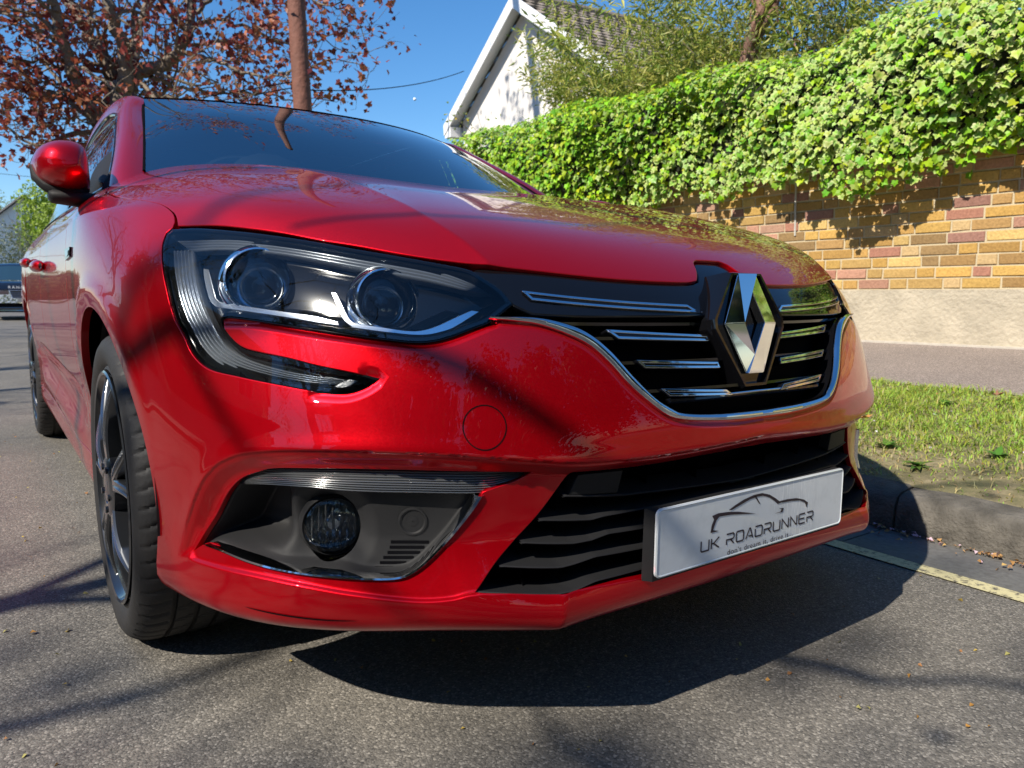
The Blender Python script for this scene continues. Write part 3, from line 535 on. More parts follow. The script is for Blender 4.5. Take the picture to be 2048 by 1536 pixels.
def strip(name,ca,cb,prof,mat,parent=None,n=160,join=False,both=True,feat=True,cap=True):
    """a moulding between two curves on the skin; prof = list of (s across 0..1, height)"""
    a=arcres(smooth(ca),n); b=arcres(smooth(cb),n); V=[]
    for s_,h in prof:
        q=a+(b-a)*s_; V.append(pos(q,h,feat))
    m=len(prof); V=np.concatenate(V); Q=[]
    k=np.arange(n-1)
    for i in range(m-1): Q.append(np.stack([i*n+k,i*n+k+1,(i+1)*n+k+1,(i+1)*n+k],1))
    Q=np.concatenate(Q)
    def mk(V,Q,nm):
        mb=MB(); mb.add(V,Q); return mb.build(nm,mat,parent,True,auto=50)
    if join: 
        mb=MB(); mb.add(V,Q); mb.add(V*[-1,1,1],Q[:,::-1]); return mb.build(name,mat,parent,True,auto=50)
    o=mk(V,Q,name)
    if both: return o,mirrored(o)
    return o
def frame_at(u,v,off=0.):
    q=np.array([[u,v]]); c=pos(q,off,False)[0]; n=(S.nrm(q[:,0],q[:,1])*[-1,1,1])[0]; return c,n
def inv_yz(y,z,u0,v0):
    q=np.array([u0,v0],float)
    for _ in range(20):
        f0=S.at(q[0],q[1])[1:]; e=1e-4; J=np.stack([(S.at(q[0]+e,q[1])[1:]-f0)/e,(S.at(q[0],q[1]+e)[1:]-f0)/e],1)
        st=np.linalg.lstsq(J,np.array([y,z])-f0,rcond=None)[0]; q=q+np.clip(st,-.5,.5); q[1]=np.clip(q[1],0,13); q[0]=np.clip(q[0],5,19)
    return q
def yline(y,v0,v1,n=30):
    """uv points of the vertical plane y=const on the flank"""
    out=[]
    for v in np.linspace(v0,v1,n):
        us=np.linspace(8,18.5,400); ys=S.at(us,np.full(400,v))[:,1]; out.append((np.interp(y,ys,us),v))
    return np.array(out)
def arch(yc,r,a0,a1,n=60,zc=.33):
    out=[]; g=None
    for a in np.radians(np.linspace(a0,a1,n)):
        y=yc-r*math.cos(a); z=zc+r*math.sin(a)
        if g is None:
            g=min(((abs(S.at(u,v)[1]-y)+abs(S.at(u,v)[2]-z)),u,v) for u in np.arange(8.5,18.5,.25) for v in np.arange(0,9,.5))[1:]
        q=inv_yz(y,z,*g); out.append(q); g=q
    return np.array(out)
# ---- materials of the car
def paint():
    m,nt,b=newmat('red_metallic_paint'); N=nt.nodes.new; L=nt.links.new
    b.inputs['Base Color'].default_value=(.50,.0008,.0065,1); b.inputs['Metallic'].default_value=.72; b.inputs['Roughness'].default_value=.36
    b.inputs['Coat Weight'].default_value=.85; b.inputs['Coat Roughness'].default_value=.010; b.inputs['Coat IOR'].default_value=1.45; b.inputs['Specular IOR Level'].default_value=.1
    tc=N('ShaderNodeTexCoord'); v=N('ShaderNodeTexVoronoi'); v.inputs['Scale'].default_value=900; L(tc.outputs['Object'],v.inputs['Vector'])
    mp=N('ShaderNodeMapRange'); mp.inputs['To Min'].default_value=.31; mp.inputs['To Max'].default_value=.39
    sp=N('ShaderNodeSeparateColor'); L(v.outputs['Color'],sp.inputs[0]); L(sp.outputs[0],mp.inputs[0]); L(mp.outputs[0],b.inputs['Roughness'])
    nm=N('ShaderNodeTexNoise'); nm.inputs['Scale'].default_value=26; nm.inputs['Detail'].default_value=2; L(tc.outputs['Object'],nm.inputs['Vector'])
    bn=N('ShaderNodeBump'); bn.inputs['Strength'].default_value=.10; bn.inputs['Distance'].default_value=.0006; L(nm.outputs['Fac'],bn.inputs['Height']); L(bn.outputs[0],b.inputs['Coat Normal'])
    return m
M_paint=paint()
F_LED=smooth(LEDGE); F_GRO=smooth(GROOVE)
FLINES=[F_LED,F_GRO]+[off_line(F_LED,d) for d in (.004,-.004,.010,-.010,.02,-.02,.03,-.03)]+[off_line(F_GRO,d) for d in (.002,-.002,.004,-.004,.006,-.006,.009,-.009)]+[off_line(smooth(TR['bev1']),d) for d in (.0125,-.0125,.006,-.006,.0145,-.0145)]+[off_line(smooth(TR['bev2']),d) for d in (.013,-.013,.006,-.006,.015,-.015)]+[off_line(smooth(GRO),d) for d in (.010,-.010,.005,-.005,.012,-.012)]
FLINES+=[smooth(TR['kink'])]+[off_line(smooth(TR['kink']),d) for d in (.004,-.004,.010,-.010)]
CLINES=[smooth(TR['crease'])]+[off_line(smooth(TR['crease']),d) for d in (.004,-.004,.009,-.009)]
M_gloss=P('gloss_black',(.004,.004,.005),.045,0,0,.02)
M_matt=P('textured_black_plastic',(.013,.013,.014),.62,0,spec=.28,bump=(1100,.5,.0006))
M_dark=P('dead_black',(.003,.003,.004),.8,spec=.04)
M_chrome=P('chrome',(.72,.73,.75),.055,1,noise=(14,.06))
M_satin=P('satin_silver',(.78,.82,.86),.22,1)
M_lampblk=P('lamp_housing_black',(.004,.0045,.005),.14,0,.0,.08,spec=.35)
M_drl=P('ribbed_light_guide',(.27,.30,.34),.20,.65,.8,.04)
M_reflect=P('reflector',(.80,.84,.88),.07,1)
M_glass=glassmat('lamp_glass',(.96,.97,.98),1.5,0.0)
M_screen=glassmat('tinted_windscreen',(.50,.60,.62),1.52,0.0,.23)
M_privacy=glassmat('dark_side_glass',(.20,.24,.25),1.52,0.0,.14)
M_rubber=P('tyre_rubber',(.022,.021,.021),.62,0,spec=.35,bump=(160,.5,.0012),noise=(12,.35))
M_rim=P('gunmetal_alloy',(.028,.030,.034),.34,.6,.9,.06)
M_rimcut=P('machined_alloy',(.34,.36,.38),.25,.95,.5,.06)
M_brake=P('brake_steel',(.16,.15,.14),.4,.9)
M_seat=P('grey_seat_fabric',(.05,.052,.058),.8)
M_trimd=P('dash_plastic',(.020,.020,.022),.6)

car=empty('red_car',(0,0,0),'shiny red hatchback parked close to the kerb, filling the foreground','car',rot=(0,TH,0))
# ---- skin panels
i_seam=min(range(len(TR['head'])),key=lambda i:abs(TR['head'][i][1]-6.31)+(abs(TR['head'][i][0]-7.99)))
ARCH=arch(.92,.352,-24,206); a_uv=[tuple(q) for q in ARCH]
seam_t=np.array(TR['seam'][0]); 
k_seam=int(np.argmin([abs(np.degrees(math.atan2(S.at(q[0],q[1])[2]-.33,.92-S.at(q[0],q[1])[1]))-52) for q in a_uv]))
SEAM=[tuple(HEAD[np.argmin(((HEAD-seam_t)*[SU,SV]).__pow__(2).sum(1))])]+[TR['seam'][1]]+[a_uv[k_seam]]
hs_i=int(np.argmin(((HEAD-seam_t)*[SU,SV]).__pow__(2).sum(1)))
tip_in=TR['head'][13]; ti=int(np.argmin(((HEAD-np.array(tip_in))*[SU,SV]).__pow__(2).sum(1)))
hb=HEAD[ti:hs_i+1]                                   # lamp edge from inner tip round the C to the seam
bot=[(u,.0) for u in np.linspace(0,a_uv[0][0],60)]
arch_f=a_uv[:k_seam+1]
arch_f[0]=(arch_f[0][0],max(arch_f[0][1],.02))
outer=np.vstack([bot,arch_f,smooth(SEAM)[::-1][1:-1],hb[::-1],smooth(GRO),smooth([(0,4.36),(0,3.70)],step=.1)[1:-1],
   smooth(LGTOP)[::-1],smooth(TR['lowg_side']),smooth(LGBOT)[1:],[(0,1.2),(0,.6)]])
FOG=smooth(TR['fog'],True)
bumper=panel('front_bumper',outer,[FOG],sp=.010,mat=M_paint,parent=car,depth=.010,bevel=.0016,join=True,lines=FLINES)
# bonnet
shut=np.array([p for p in TR['shut'] if p[0]>.1]); 
hs=np.array(TR['hs']); 
BN=[(0,8.72),(.16,8.71),(.24,8.60),(.31,8.30),(.40,7.98),(.60,7.90)]
front=BN+[p for p in TR['shut'][:11]][::-1]
hs_pts=list(TR['hs'][1:5])+[(9.25,10.1),(9.55,11.2),(9.6,12.2),(9.62,13)]
bon=np.vstack([smooth(front,step=.04),smooth([front[-1]]+hs_pts)[1:],[(u,13) for u in np.linspace(9.5,0,60)],[(0,v) for v in np.linspace(12.5,9,14)]])
bonnet=panel('bonnet',bon,sp=.015,mat=M_paint,parent=car,depth=.018,bevel=.002,join=True,lines=CLINES)
# wing
hl=np.vstack([HEAD[hs_i:],HEAD[:1]])
gapu=.035
door_y=1.40
wl=yline(door_y,1.0,13,40)
wing=np.vstack([smooth(SEAM),np.array(a_uv[k_seam:])[1:],[(a_uv[-1][0],.05)],[(wl[0][0],.02)],wl,
   [(u,13) for u in np.linspace(wl[-1][0],9.70,4)][1:],[(9.72,12.2),(9.67,11.2),(9.38,10.1)],
   smooth([(8.83,9.35),(8.48,8.92),(8.30,8.50),(8.21,8.25),(8.17,8.0)]),hl[::-1]])
wings=panel('front_wing',wing,sp=.016,mat=M_paint,parent=car,depth=.016)
# doors, sill, rear quarter
def ypanel(name,y0,y1,v0,v1,**k):
    a=yline(y0,v0,v1,30); b=yline(y1,v0,v1,30)
    bo=[(u,v0) for u in np.linspace(a[0][0],b[0][0],20)]; to=[(u,v1) for u in np.linspace(b[-1][0],a[-1][0],20)]
    return panel(name,np.vstack([bo,b[1:],to[1:],a[::-1][1:-1]]),mat=M_paint,parent=car,sp=.022,**k)
fd=ypanel('front_door',door_y+.006,2.44,2.1,13)
ARCHR=arch(3.589,.352,-24,206)
# rear door follows the rear arch
rd_l=yline(2.446,2.1,13,30); rd_r=yline(3.42,7.6,13,16)
ar=[q for q in ARCHR if q[1]>2.12 and S.at(q[0],q[1])[1]<3.42]
ro=[(u,2.1) for u in np.linspace(rd_l[0][0],ar[0][0]-.03,16)]
ar2=[(q[0]-.02,q[1]+.0) for q in ar]
rdp=np.vstack([ro,ar2,[(rd_r[0][0],max(rd_r[0][1],ar[-1][1]+.05))],rd_r[1:],[(u,13) for u in np.linspace(rd_r[-1][0],rd_l[-1][0],16)][1:],rd_l[::-1][1:-1]])
rdoor=panel('rear_door',rdp,mat=M_paint,parent=car,sp=.022)
s0=yline(door_y+.006,.05,2.05,6); 
ar3=[q for q in ARCHR if q[1]<2.06 and S.at(q[0],q[1])[1]<3.4]
sill=np.vstack([[(u,.02) for u in np.linspace(s0[0][0],ar3[0][0],40)],[(q[0],q[1]) for q in ar3],[(u,2.05) for u in np.linspace(ar3[-1][0],s0[-1][0],40)][1:],s0[::-1][1:-1]])
sills=panel('side_sill',sill,mat=M_paint,parent=car,sp=.022)
ar4=[q for q in ARCHR if S.at(q[0],q[1])[1]>3.42 or q[1]>7.55]
ar4=[q for q in ARCHR if S.at(q[0],q[1])[1]>3.43]
rq=np.vstack([[(q[0],max(q[1],.02)) for q in ar4],[(u,.02) for u in np.linspace(ar4[-1][0],19,14)],[(19,v) for v in np.linspace(1,13,14)],[(u,13) for u in np.linspace(19,yline(3.426,13,13,1)[0][0],14)][1:],yline(3.426,ar4[0][1]+.1,13,16)[::-1][1:]])
rqs=panel('rear_quarter',rq,mat=M_paint,parent=car,sp=.03)
# dark shells, floor and tray added under the skin to stop light leaking
mb=MB()
def shell(v0,v1,u0,u1,off,nu=60,nv=24):
    U,V=np.meshgrid(np.linspace(u0,u1,nu),np.linspace(v0,v1,nv)); q=np.stack([U.ravel(),V.ravel()],1); A=pos(q,off,False)
    i,j=np.meshgrid(np.arange(nv-1),np.arange(nu-1),indexing='ij'); a=(i*nu+j).ravel(); Q=np.stack([a,a+1,a+nu+1,a+nu],1)
    return A,Q
for v0,v1,u0,u1,off in ((8.15,13,0,9.6,-.03),(1.2,13,11.3,15.2,-.05),(9.2,13,8.9,19,-.045)):
    A,Q=shell(v0,v1,u0,u1,off); mb.add(A,Q); mb.add(A*[-1,1,1],Q)
mb.box((-.80,.62,.185),(.80,4.1,.2))
q=np.array([(u,.10) for u in np.linspace(0,8.25,50)]); A=pos(q,-.004,False); A=np.vstack([A,[(0,.62,.20)]]); T=[(i,i+1,50) for i in range(49)]; mb.add(A,None,T); mb.add(A*[-1,1,1],None,T)
mb.box((-.62,.60,.2),(.62,.63,.72)); mb.box((-.70,1.30,.2),(.70,1.33,.95))
mb.box((-.72,4.0,.2),(.72,4.03,1.0))
mb.build('light_block_panels',M_dark,car)
# wheel arch liners
for yc in (.92,3.589):
    mb=MB(); th=np.radians(np.linspace(-4,190,40)); r=.362
    for x0,x1 in ((-.87,-.58),):
        V=np.array([(x,yc-r*math.cos(t),.33+r*math.sin(t)) for x in (x0,x1) for t in th]); k=np.arange(39)
        mb.add(V,np.stack([k,k+1,k+41,k+40],1)); 
        c=len(th); V2=np.vstack([[(x1,yc,.33)],[(x1,yc-r*math.cos(t),.33+r*math.sin(t)) for t in th]]); mb.add(V2,None,np.stack([np.zeros(39,int),k+1,k+2],1))
    o=mb.build('wheel_arch_liner',M_matt,car); mirrored(o)
# tow-eye cover: a shallow ring groove
def ringline(name,tr,w=.0018,h=.0006,mat=M_dark,scale=1.0):
    c=np.array(tr[0]); ru=abs(tr[1][0]-tr[2][0])/2*scale; rv=abs(tr[3][1]-tr[4][1])/2*scale
    t=np.linspace(0,2*math.pi,65); q=np.stack([c[0]+ru*np.cos(t),c[1]+rv*np.sin(t)],1); q2=np.stack([c[0]+(ru+w/SU)*np.cos(t),c[1]+(rv+w/SV)*np.sin(t)],1)
    A=pos(q,h);B=pos(q2,h); mb=MB(); k=np.arange(64); mb.add(np.vstack([A,B]),np.stack([k,k+1,k+66,k+65],1)); return mb.build(name,mat,car)
ringline('tow_eye_cover',TR['tow'])
# lip slot
t=smooth(TR['lipslot']); n=len(t); w=np.sin(np.linspace(0,math.pi,n))**.5*.0045
A=pos(t+np.stack([0*w,w/SV*.5],1),.001);B=pos(t-np.stack([0*w,w/SV*.6],1),.001); mb=MB(); k=np.arange(n-1)
mb.add(np.vstack([A,B]),np.stack([k,k+1,k+n+1,k+n],1)); mirrored(mb.build('lip_slot',M_dark,car))
# ---- headlights (one empty part per lamp, its pieces under it)
def circ_uv(tr,n=48,sc=1.0,sq=2.0):
    c=np.array(tr[0]); ru=abs(tr[1][0]-tr[2][0])/2*sc; rv=abs(tr[3][1]-tr[4][1])/2*sc; t=np.linspace(0,2*math.pi,n,endpoint=False)
    f=(np.abs(np.cos(t))**sq+np.abs(np.sin(t))**sq)**(-1/sq)
    return np.stack([c[0]+ru*np.cos(t)*f,c[1]+rv*np.sin(t)*f],1)
lampL,lampR=[],[]
def lp(o):
    if isinstance(o,tuple): lampL.append(o[0]); lampR.append(o[1])
    return o
HIN=offset_poly(HEAD,.0028)
hole_a=circ_uv(TR['proj_a'],sc=1.12,sq=2.6); hole_b=circ_uv(TR['proj_b'],sc=1.10,sq=2.5)
def tub(q,A):
    d=pdist(A,_headline); return -.028*ss((d-.004)/.03)
_headline=pos0(np.vstack([HEAD,HEAD[:1]]))
house=panel('headlight',offset_poly(HEAD,.001),[hole_a,hole_b],off=-.004,sp=.008,mat=M_lampblk,parent=car,depth=.05,bevel=.0008,feat=False,extra=tub)
lampL_root,lampR_root=house
for o in house: o['label']='clear swept-back headlight with a curved running light hooking under it'
panel_cache=[]
def child(o):
    a,b=o; a.parent=lampL_root; b.parent=lampR_root; return o
child(panel('lens_cover',HIN,off=-.0012,sp=.010,mat=M_glass,parent=car,depth=0,feat=False))
ring_o=HIN; ring_i=offset_poly(HIN,.0055)
child(panel('lens_frit',ring_o,[ring_i],off=-.0026,sp=.02,mat=M_gloss,parent=car,depth=0,feat=False))
child(panel('chrome_blade',smooth(TR['strip_a'],True),off=-.014,sp=.008,mat=M_satin,parent=car,depth=.02,bevel=.001,feat=False))
child(panel('chrome_blade',smooth(TR['strip_b'],True),off=-.014,sp=.008,mat=M_satin,parent=car,depth=.02,bevel=.001,feat=False))
# ribbed pieces
def ribs(name,ca,cb,n,h,base,mat,nn=120):
    pr=[(0,base-.012)]; k=n*6
    for i in range(k+1):
        s_=i/k; pr.append((s_,base+h*abs(math.sin(math.pi*n*s_))))
    pr.append((1,base-.012)); return strip(name,ca,cb,pr,mat,car,n=nn,feat=False)
child(ribs('running_light',TR['drl_out'],TR['drl_in'],7,.0042,-.015,M_drl))
sh=TR['shelf']; child(ribs('ribbed_ledge',sh[:7],[sh[12],sh[11],sh[10],sh[9],sh[8],sh[7],sh[6]],4,.0025,-.013,P('ribs_with_sky_tint',(.10,.115,.135),.22,.3,.6,.05)))  # blue-grey of the ribs stands in for sky reflected along the lens top
f=TR['fins']; child(ribs('cooling_fins',[f[0],f[1]],[f[3],f[2]],5,.003,-.018,P('fin_grey',(.16,.165,.17),.3,.6),40))
e=TR['drl_end']; child(panel('side_marker',smooth(e,True),off=-.008,sp=.004,mat=P('marker_grey',(.25,.26,.27),.25,.7,bump=(500,1,.001)),parent=car,depth=.006,feat=False))
def lerp_n(n,f=.45):
    v=n*(1-f)+np.array([0,-1,0.02])*f; return v/np.linalg.norm(v)
for key in ('proj_a','proj_b'):
    c0=np.array(TR[key][0]); c,n=frame_at(c0[0],c0[1],-.030); R=(.047 if key=='proj_a' else .043)
    n=lerp_n(n,.55); ax=n
    mb=MB(); mb.lathe([(R*1.10,-.002),(R*1.13,.006),(R*1.09,.011),(R*1.03,.012),(R*.99,.008),(R*.97,.0)],c,ax,64)
    mb.lathe([(R*1.36,-.016),(R*1.30,-.004),(R*1.12,.004)],c,ax,64)
    o=mb.build('projector_ring',M_reflect,lampL_root,True); mirrored(o,parent=lampR_root)
    mb=MB(); mb.lathe([(R*.97,.002),(R*.9,-.02),(R*.72,-.045),(R*.4,-.062),(.001,-.066)],c,ax,64)
    o=mb.build('reflector_bowl',M_reflect if key=='proj_a' else M_lampblk,lampL_root,True); mirrored(o,parent=lampR_root)
    mb=MB(); pr=[(R*.97*math.sin(a),.004+.018*math.cos(a)) for a in np.linspace(math.pi/2,.001,14)]; mb.lathe(pr,c,ax,64)
    o=mb.build('projector_lens',M_glass,lampL_root,True); mirrored(o,parent=lampR_root)
    # bulb shield and shutter inside
    e1=np.cross((0,0,1),ax); e1/=np.linalg.norm(e1); e2=np.cross(ax,e1); Rm=np.stack([e1,e2,ax],1)
    mb=MB(); k_=.62 if key=='proj_a' else .66; mb.lathe([(R*k_*math.sin(t),-.040+.020*math.cos(t)) for t in np.linspace(math.pi/2,.001,10)],c,ax,40); o=mb.build('inner_lens',M_gloss,lampL_root,True); mirrored(o,parent=lampR_root)
    mb=MB(); mb.lathe([(R*(k_+.10),-.046),(R*(k_+.08),-.034),(R*k_,-.036),(R*(k_-.01),-.046)],c,ax,48); o=mb.build('inner_ring',M_satin,lampL_root,True); mirrored(o,parent=lampR_root)
# dark bulkhead between the two projectors
# ---- upper grille
gb=np.vstack([smooth([(0,7.87),(.5,7.86),(1.38,7.83),(2.61,7.86),(3.30,7.85),(3.55,7.78),(3.36,7.5),(3.14,7.2),(3.02,6.95),(3.0,6.87),(3.22,6.62),(3.40,6.52)]),smooth(GRI),[(0,5.2),(0,6.2),(0,7.0)]])
grille=panel('upper_grille',gb,off=-.050,sp=.02,mat=M_dark,parent=car,depth=0,join=True,feat=False)
band=[(0,8.66),(.15,8.64),(.21,8.54),(.265,8.27),(.345,7.93),(.50,7.84),(.7,7.84),(1.38,7.84),(2.61,7.87),(3.36,7.84),(3.56,7.72),(3.36,7.44),(3.16,7.16),(3.05,6.92),(2.80,6.72)]
bl=[p for p in TR['band_low']]
bandp=np.vstack([smooth(band),smooth([(2.80,6.72),(2.2,6.70),(1.5,6.72),(.72,6.74),(0,6.76)])[1:],[(0,7.1),(0,7.5),(0,8.1)]])
gt=panel('gloss_grille_bar',bandp,off=-.006,sp=.012,mat=M_gloss,parent=grille,depth=.035,bevel=.004,join=True,feat=False)
# horizontal slats with chrome outlines
for nm in ('bar1','bar2','bar3','bar4'):
    p=smooth(TR[nm],True,step=.03); off=-.003 if nm=='bar1' else -.010
    fr=panel('chrome_bar_outline',p,[offset_poly(p,.0028)],off=off+.0015,sp=.008,mat=M_chrome,parent=grille,depth=.005,bevel=.0008,feat=False)
    panel('slat',offset_poly(p,-.0005),off=off-.0012,sp=.01,mat=M_gloss,parent=grille,depth=.03,bevel=.001,feat=False)
# the lowest slat runs on under the badge to the centre
b4=TR['bar4']; 
mb=MB()
def rod(q,off,r,sq=.5,n=40,mat=None,name='rod',parent=None,join=True):
    q=arcres(smooth(q),n); A=pos(q,off,False); mb=MB(); mb.tube(A,r,8); mb.tube(A*[-1,1,1],r,8); return mb.build(name,mat,parent,True)
rod([(b4[2][0]+.1,b4[2][1]+.0),(.5,b4[2][1]+.02),(0,b4[2][1]+.03)],-.012,.0022,mat=M_chrome,name='chrome_rod',parent=grille)
rod([(b4[3][0],b4[3][1]-.05),(1.1,b4[2][1]-.02),(0,b4[2][1]-.0)],-.016,.005,mat=M_gloss,name='lower_slat',parent=grille)
# long black vanes behind
for k,v in enumerate((5.05,5.62,6.15,6.5)):
    w=(1.6,2.0,2.35,2.9)[k]; q=np.array([(u,v) for u in np.linspace(0,w,24)]); a=pos(q,-.018,False); b=pos(q,-.05,False); c=a+[0,0,.005]
    mb=MB(); kk=np.arange(23)
    for s_ in (-1,1):
        for A_,B_ in ((a,b),(a,c),(c,b+[0,0,.005])): mb.add(np.vstack([A_,B_])*[s_,1,1],np.stack([kk,kk+1,kk+25,kk+24],1))
    mb.build('vane',M_gloss,grille)
# chrome U
strip('grille_liner',GRO,GRI,[(.92,.001),(.96,-.02),(.96,-.055)],M_gloss,grille,n=140,join=True,feat=False)
prof=[(0,-.004),(.02,.0015),(.2,.0045),(.5,.0062),(.8,.0045),(.98,.001),(1,-.006)]
strip('chrome_surround',GRO,GRI,prof,M_chrome,grille,n=220,join=True,feat=False)
# ---- badge
BC=np.array([0,.052,.666]); tilt=math.radians(9); ex=np.array([1,0,0]); ez=np.array([0,math.sin(tilt),math.cos(tilt)]); en=np.array([0,-math.cos(tilt),math.sin(tilt)])
def bp(x,z,h): return BC+ex*x+ez*z+en*h
mount=[(-.042,.090),(.042,.090),(.098,.008),(.098,-.008),(.030,-.112),(-.030,-.112),(-.098,-.008),(-.098,.008)]
def inset(poly,k): return [(x*k[0],z*k[1]) for x,z in poly]
mb=MB(); rings=[(1,1,-.06),(1,1,-.004),(.965,.97,.004),(.90,.93,.004),(.87,.905,-.006)]
V=[bp(x*a,z*b,h) for a,b,h in rings for x,z in mount]; n=8; Q=[]
for i in range(len(rings)-1):
    for k in range(n): Q.append((i*n+k,i*n+(k+1)%n,(i+1)*n+(k+1)%n,(i+1)*n+k))
mb.add(V,Q); last=4*n; mb.add(V[last:],None,[(0,k,k+1) for k in range(1,7)])
mount_o=mb.build('badge_mount',M_gloss,car,True,auto=25)
# interlaced lozenge
H=.0865; Wd=.071; tx=.024
oTL=(-tx,H);oTR=(tx,H);oR=(Wd,0);oBR=(tx,-H);oBL=(-tx,-H);oL=(-Wd,0); hT=(.004,.058);hB=(-.002,-.056);hL=(-.027,0);hR=(.034,0)
def band_(o1,o2,i1,i2,i3,o3,sgn):
    mb=MB(); lo,hi=.004,.017
    O=[oTL,oL,oBL] if sgn>0 else [oBR,oR,oTR]
    I=[oTR,hL,hB,oBL] if sgn>0 else [oBL,hR,hT,oTR]
    a=[bp(*p,lo) for p in O]; 
    hh=[.013,.018,.013,.006]
    b=[bp(*p,h) for p,h in zip(I,hh)]
    base=[bp(*p,-.006) for p in O]; ib=[bp(*p,-.006) for p in I]
    V=a+b+base+ib
    # front facets
    mb.add([a[0],b[0],b[1],a[1]],[(0,1,2,3)] if sgn>0 else [(0,1,2,3)])
    mb.add([a[1],b[1],b[2]],None,[(0,1,2)]); mb.add([a[1],b[2],a[2]],None,[(0,1,2)]) if False else mb.add([a[1],b[2],b[3],a[2]],[(0,1,2,3)])
    mb.add([a[0],a[1],base[1],base[0]],[(0,1,2,3)]); mb.add([a[1],a[2],base[2],base[1]],[(0,1,2,3)])
    for k in range(3): mb.add([b[k],b[k+1],ib[k+1],ib[k]],[(0,1,2,3)])
    mb.add([a[0],b[0],ib[0],base[0]],[(0,1,2,3)])
    return mb
def lozenge():
    mb=MB()
    # left band rises towards its inner edge; right band is the same turned by 180 degrees
    def bandf(s):
        r=lambda p:(p[0]*s,p[1]*s)
        A0=bp(*r(oTL),.005);A1=bp(*r(oL),.005);A2=bp(*r(oBL),.005)
        B0=bp(*r(oTR),.009);B1=bp(*r(hL),.0135);B2=bp(*r(hB),.010);B3=bp(*r(oBL),.005)
        d=-.016*en
        e1=[A0,B0,B1,A1]; e2=[A1,B1,B2,A2]
        for q in (e1,e2): mb.add(q,[(0,1,2,3)])
        for p,q in ((A0,A1),(A1,A2),(B0,B1),(B1,B2),(B2,A2),(A0,B0)): mb.add([p,q,q+d,p+d],[(0,1,2,3)])
    bandf(1); hL_=hL; bandf(-1); return mb
loz=lozenge().build('lozenge_badge',M_chrome,mount_o)
# soften the edges of the lozenge
bm=bmesh.new(); bm.from_mesh(loz.data); bmesh.ops.remove_doubles(bm,verts=bm.verts,dist=2e-4); bmesh.ops.recalc_face_normals(bm,faces=bm.faces)
bmesh.ops.bevel(bm,geom=[e for e in bm.edges if len(e.link_faces)==2 and e.calc_face_angle(0)>.2],offset=.0011,segments=2,affect='EDGES'); bm.to_mesh(loz.data); bm.free()
# ---- lower grille
lg=np.vstack([smooth(LGTOP),[(0,3.0),(0,2.4)],smooth(LGBOT)[::-1],smooth(TR['lowg_side'])[::-1][1:-1]])
mb=MB(); q=arcres(np.vstack([smooth(TR['lowg_side'])]),20)
low=empty('lower_grille'); low.parent=car
mb=MB(); A,Q=shell(1.2,4.1,0,4.2,-.095,40,20); mb.add(A,Q); mb.add(A*[-1,1,1],Q)
for u in (.5,1.15,1.8,2.4,3.0):
    q=np.array([(u,v) for v in np.linspace(1.7,3.75,14)]); A=pos(q,-.045,False); B_=pos(q,-.095,False); k=np.arange(13)
    for s_ in (-1,1): mb.add(np.vstack([A,B_])*[s_,1,1],np.stack([k,k+1,k+15,k+14],1))
back=mb.build('grille_back',M_dark,low)
def slat(tr,depth=.05,th=.0035,slope=.012,name='slat',mat=M_matt,off=-.02,wide=None):
    p=list(tr); last=p[-1]
    if last[0]>.05: p=p+[(last[0]*.5,last[1]+.01),(0,last[1]+.015)]
    p=[(p[0][0]+.05,p[0][1])]+p
    q=arcres(np.array(p),70); a=pos(q,off,False); b=a+[0,depth,slope]; up=np.array([0,0,th]); mb=MB(); k=np.arange(69)
    for s_ in (-1,1):
        m_=np.array([s_,1,1])
        for A_,B_ in ((a,b),(a+[0,-.0015,th*.5],a),(a+[0,-.0015,th*.5],a+up),(a+up,b+up)): mb.add(np.vstack([A_,B_])*m_,np.stack([k,k+1,k+71,k+70],1))
    return mb.build(name,mat,low)
for nm in ('slat1','slat2','slat3','slat4'): slat(TR[nm])
slat(TR['slat5'],depth=.09,slope=-.004,name='lower_shelf',off=-.010)
# frame flange of the lower grille
o=panel('grille_frame',lg,[ (lambda L: L)(offset_poly(lg,.010))],off=-.030,sp=.02,mat=M_matt,parent=low,depth=.05,join=False,feat=False) if False else None
# radar sensor in the upper corner of the lower grille (right-hand end in the photo)
panel('radar_cover',smooth(TR['radar'],True),off=-.020,sp=.012,mat=M_matt,parent=low,depth=.02,feat=False)
# ---- fog lamp recess
def fogdepth(q,A):
    d=pdist(A,_fogline); D=-.016*ss(d/.012)
    D=D-.055*ss((q[:,0]-6.15)/.55)*ss((3.55-q[:,1])/.25)*ss(d/.02)*ss((q[:,1]-2.35)/.3)
    c=np.array(TR['foglamp'][0]); r=np.hypot((q[:,0]-c[0])*.115,(q[:,1]-c[1])*.095)
    D=D-.020*ss((.085-r)/.05)
    return D
_fogline=pos0(np.vstack([FOG,FOG[:1]]))
c0=np.array(TR['foglamp'][0]); fl_hole=np.array([(c0[0]+.44*math.cos(t),c0[1]+.52*math.sin(t)) for t in np.linspace(0,2*math.pi,40,endpoint=False)])
bez=panel('fog_lamp_bezel',FOG,[fl_hole],off=-.012,sp=.0085,mat=M_matt,parent=car,depth=.02,bevel=.001,feat=True,extra=fogdepth,lines=[offset_poly(FOG,d) for d in (.003,.006,.009,.012,.017,.023)])
bezL,bezR=bez
cc=pos(np.array([c0]),-.012,True,fogdepth)[0]; nn_=lerp_n(frame_at(c0[0],c0[1])[1],.5); 
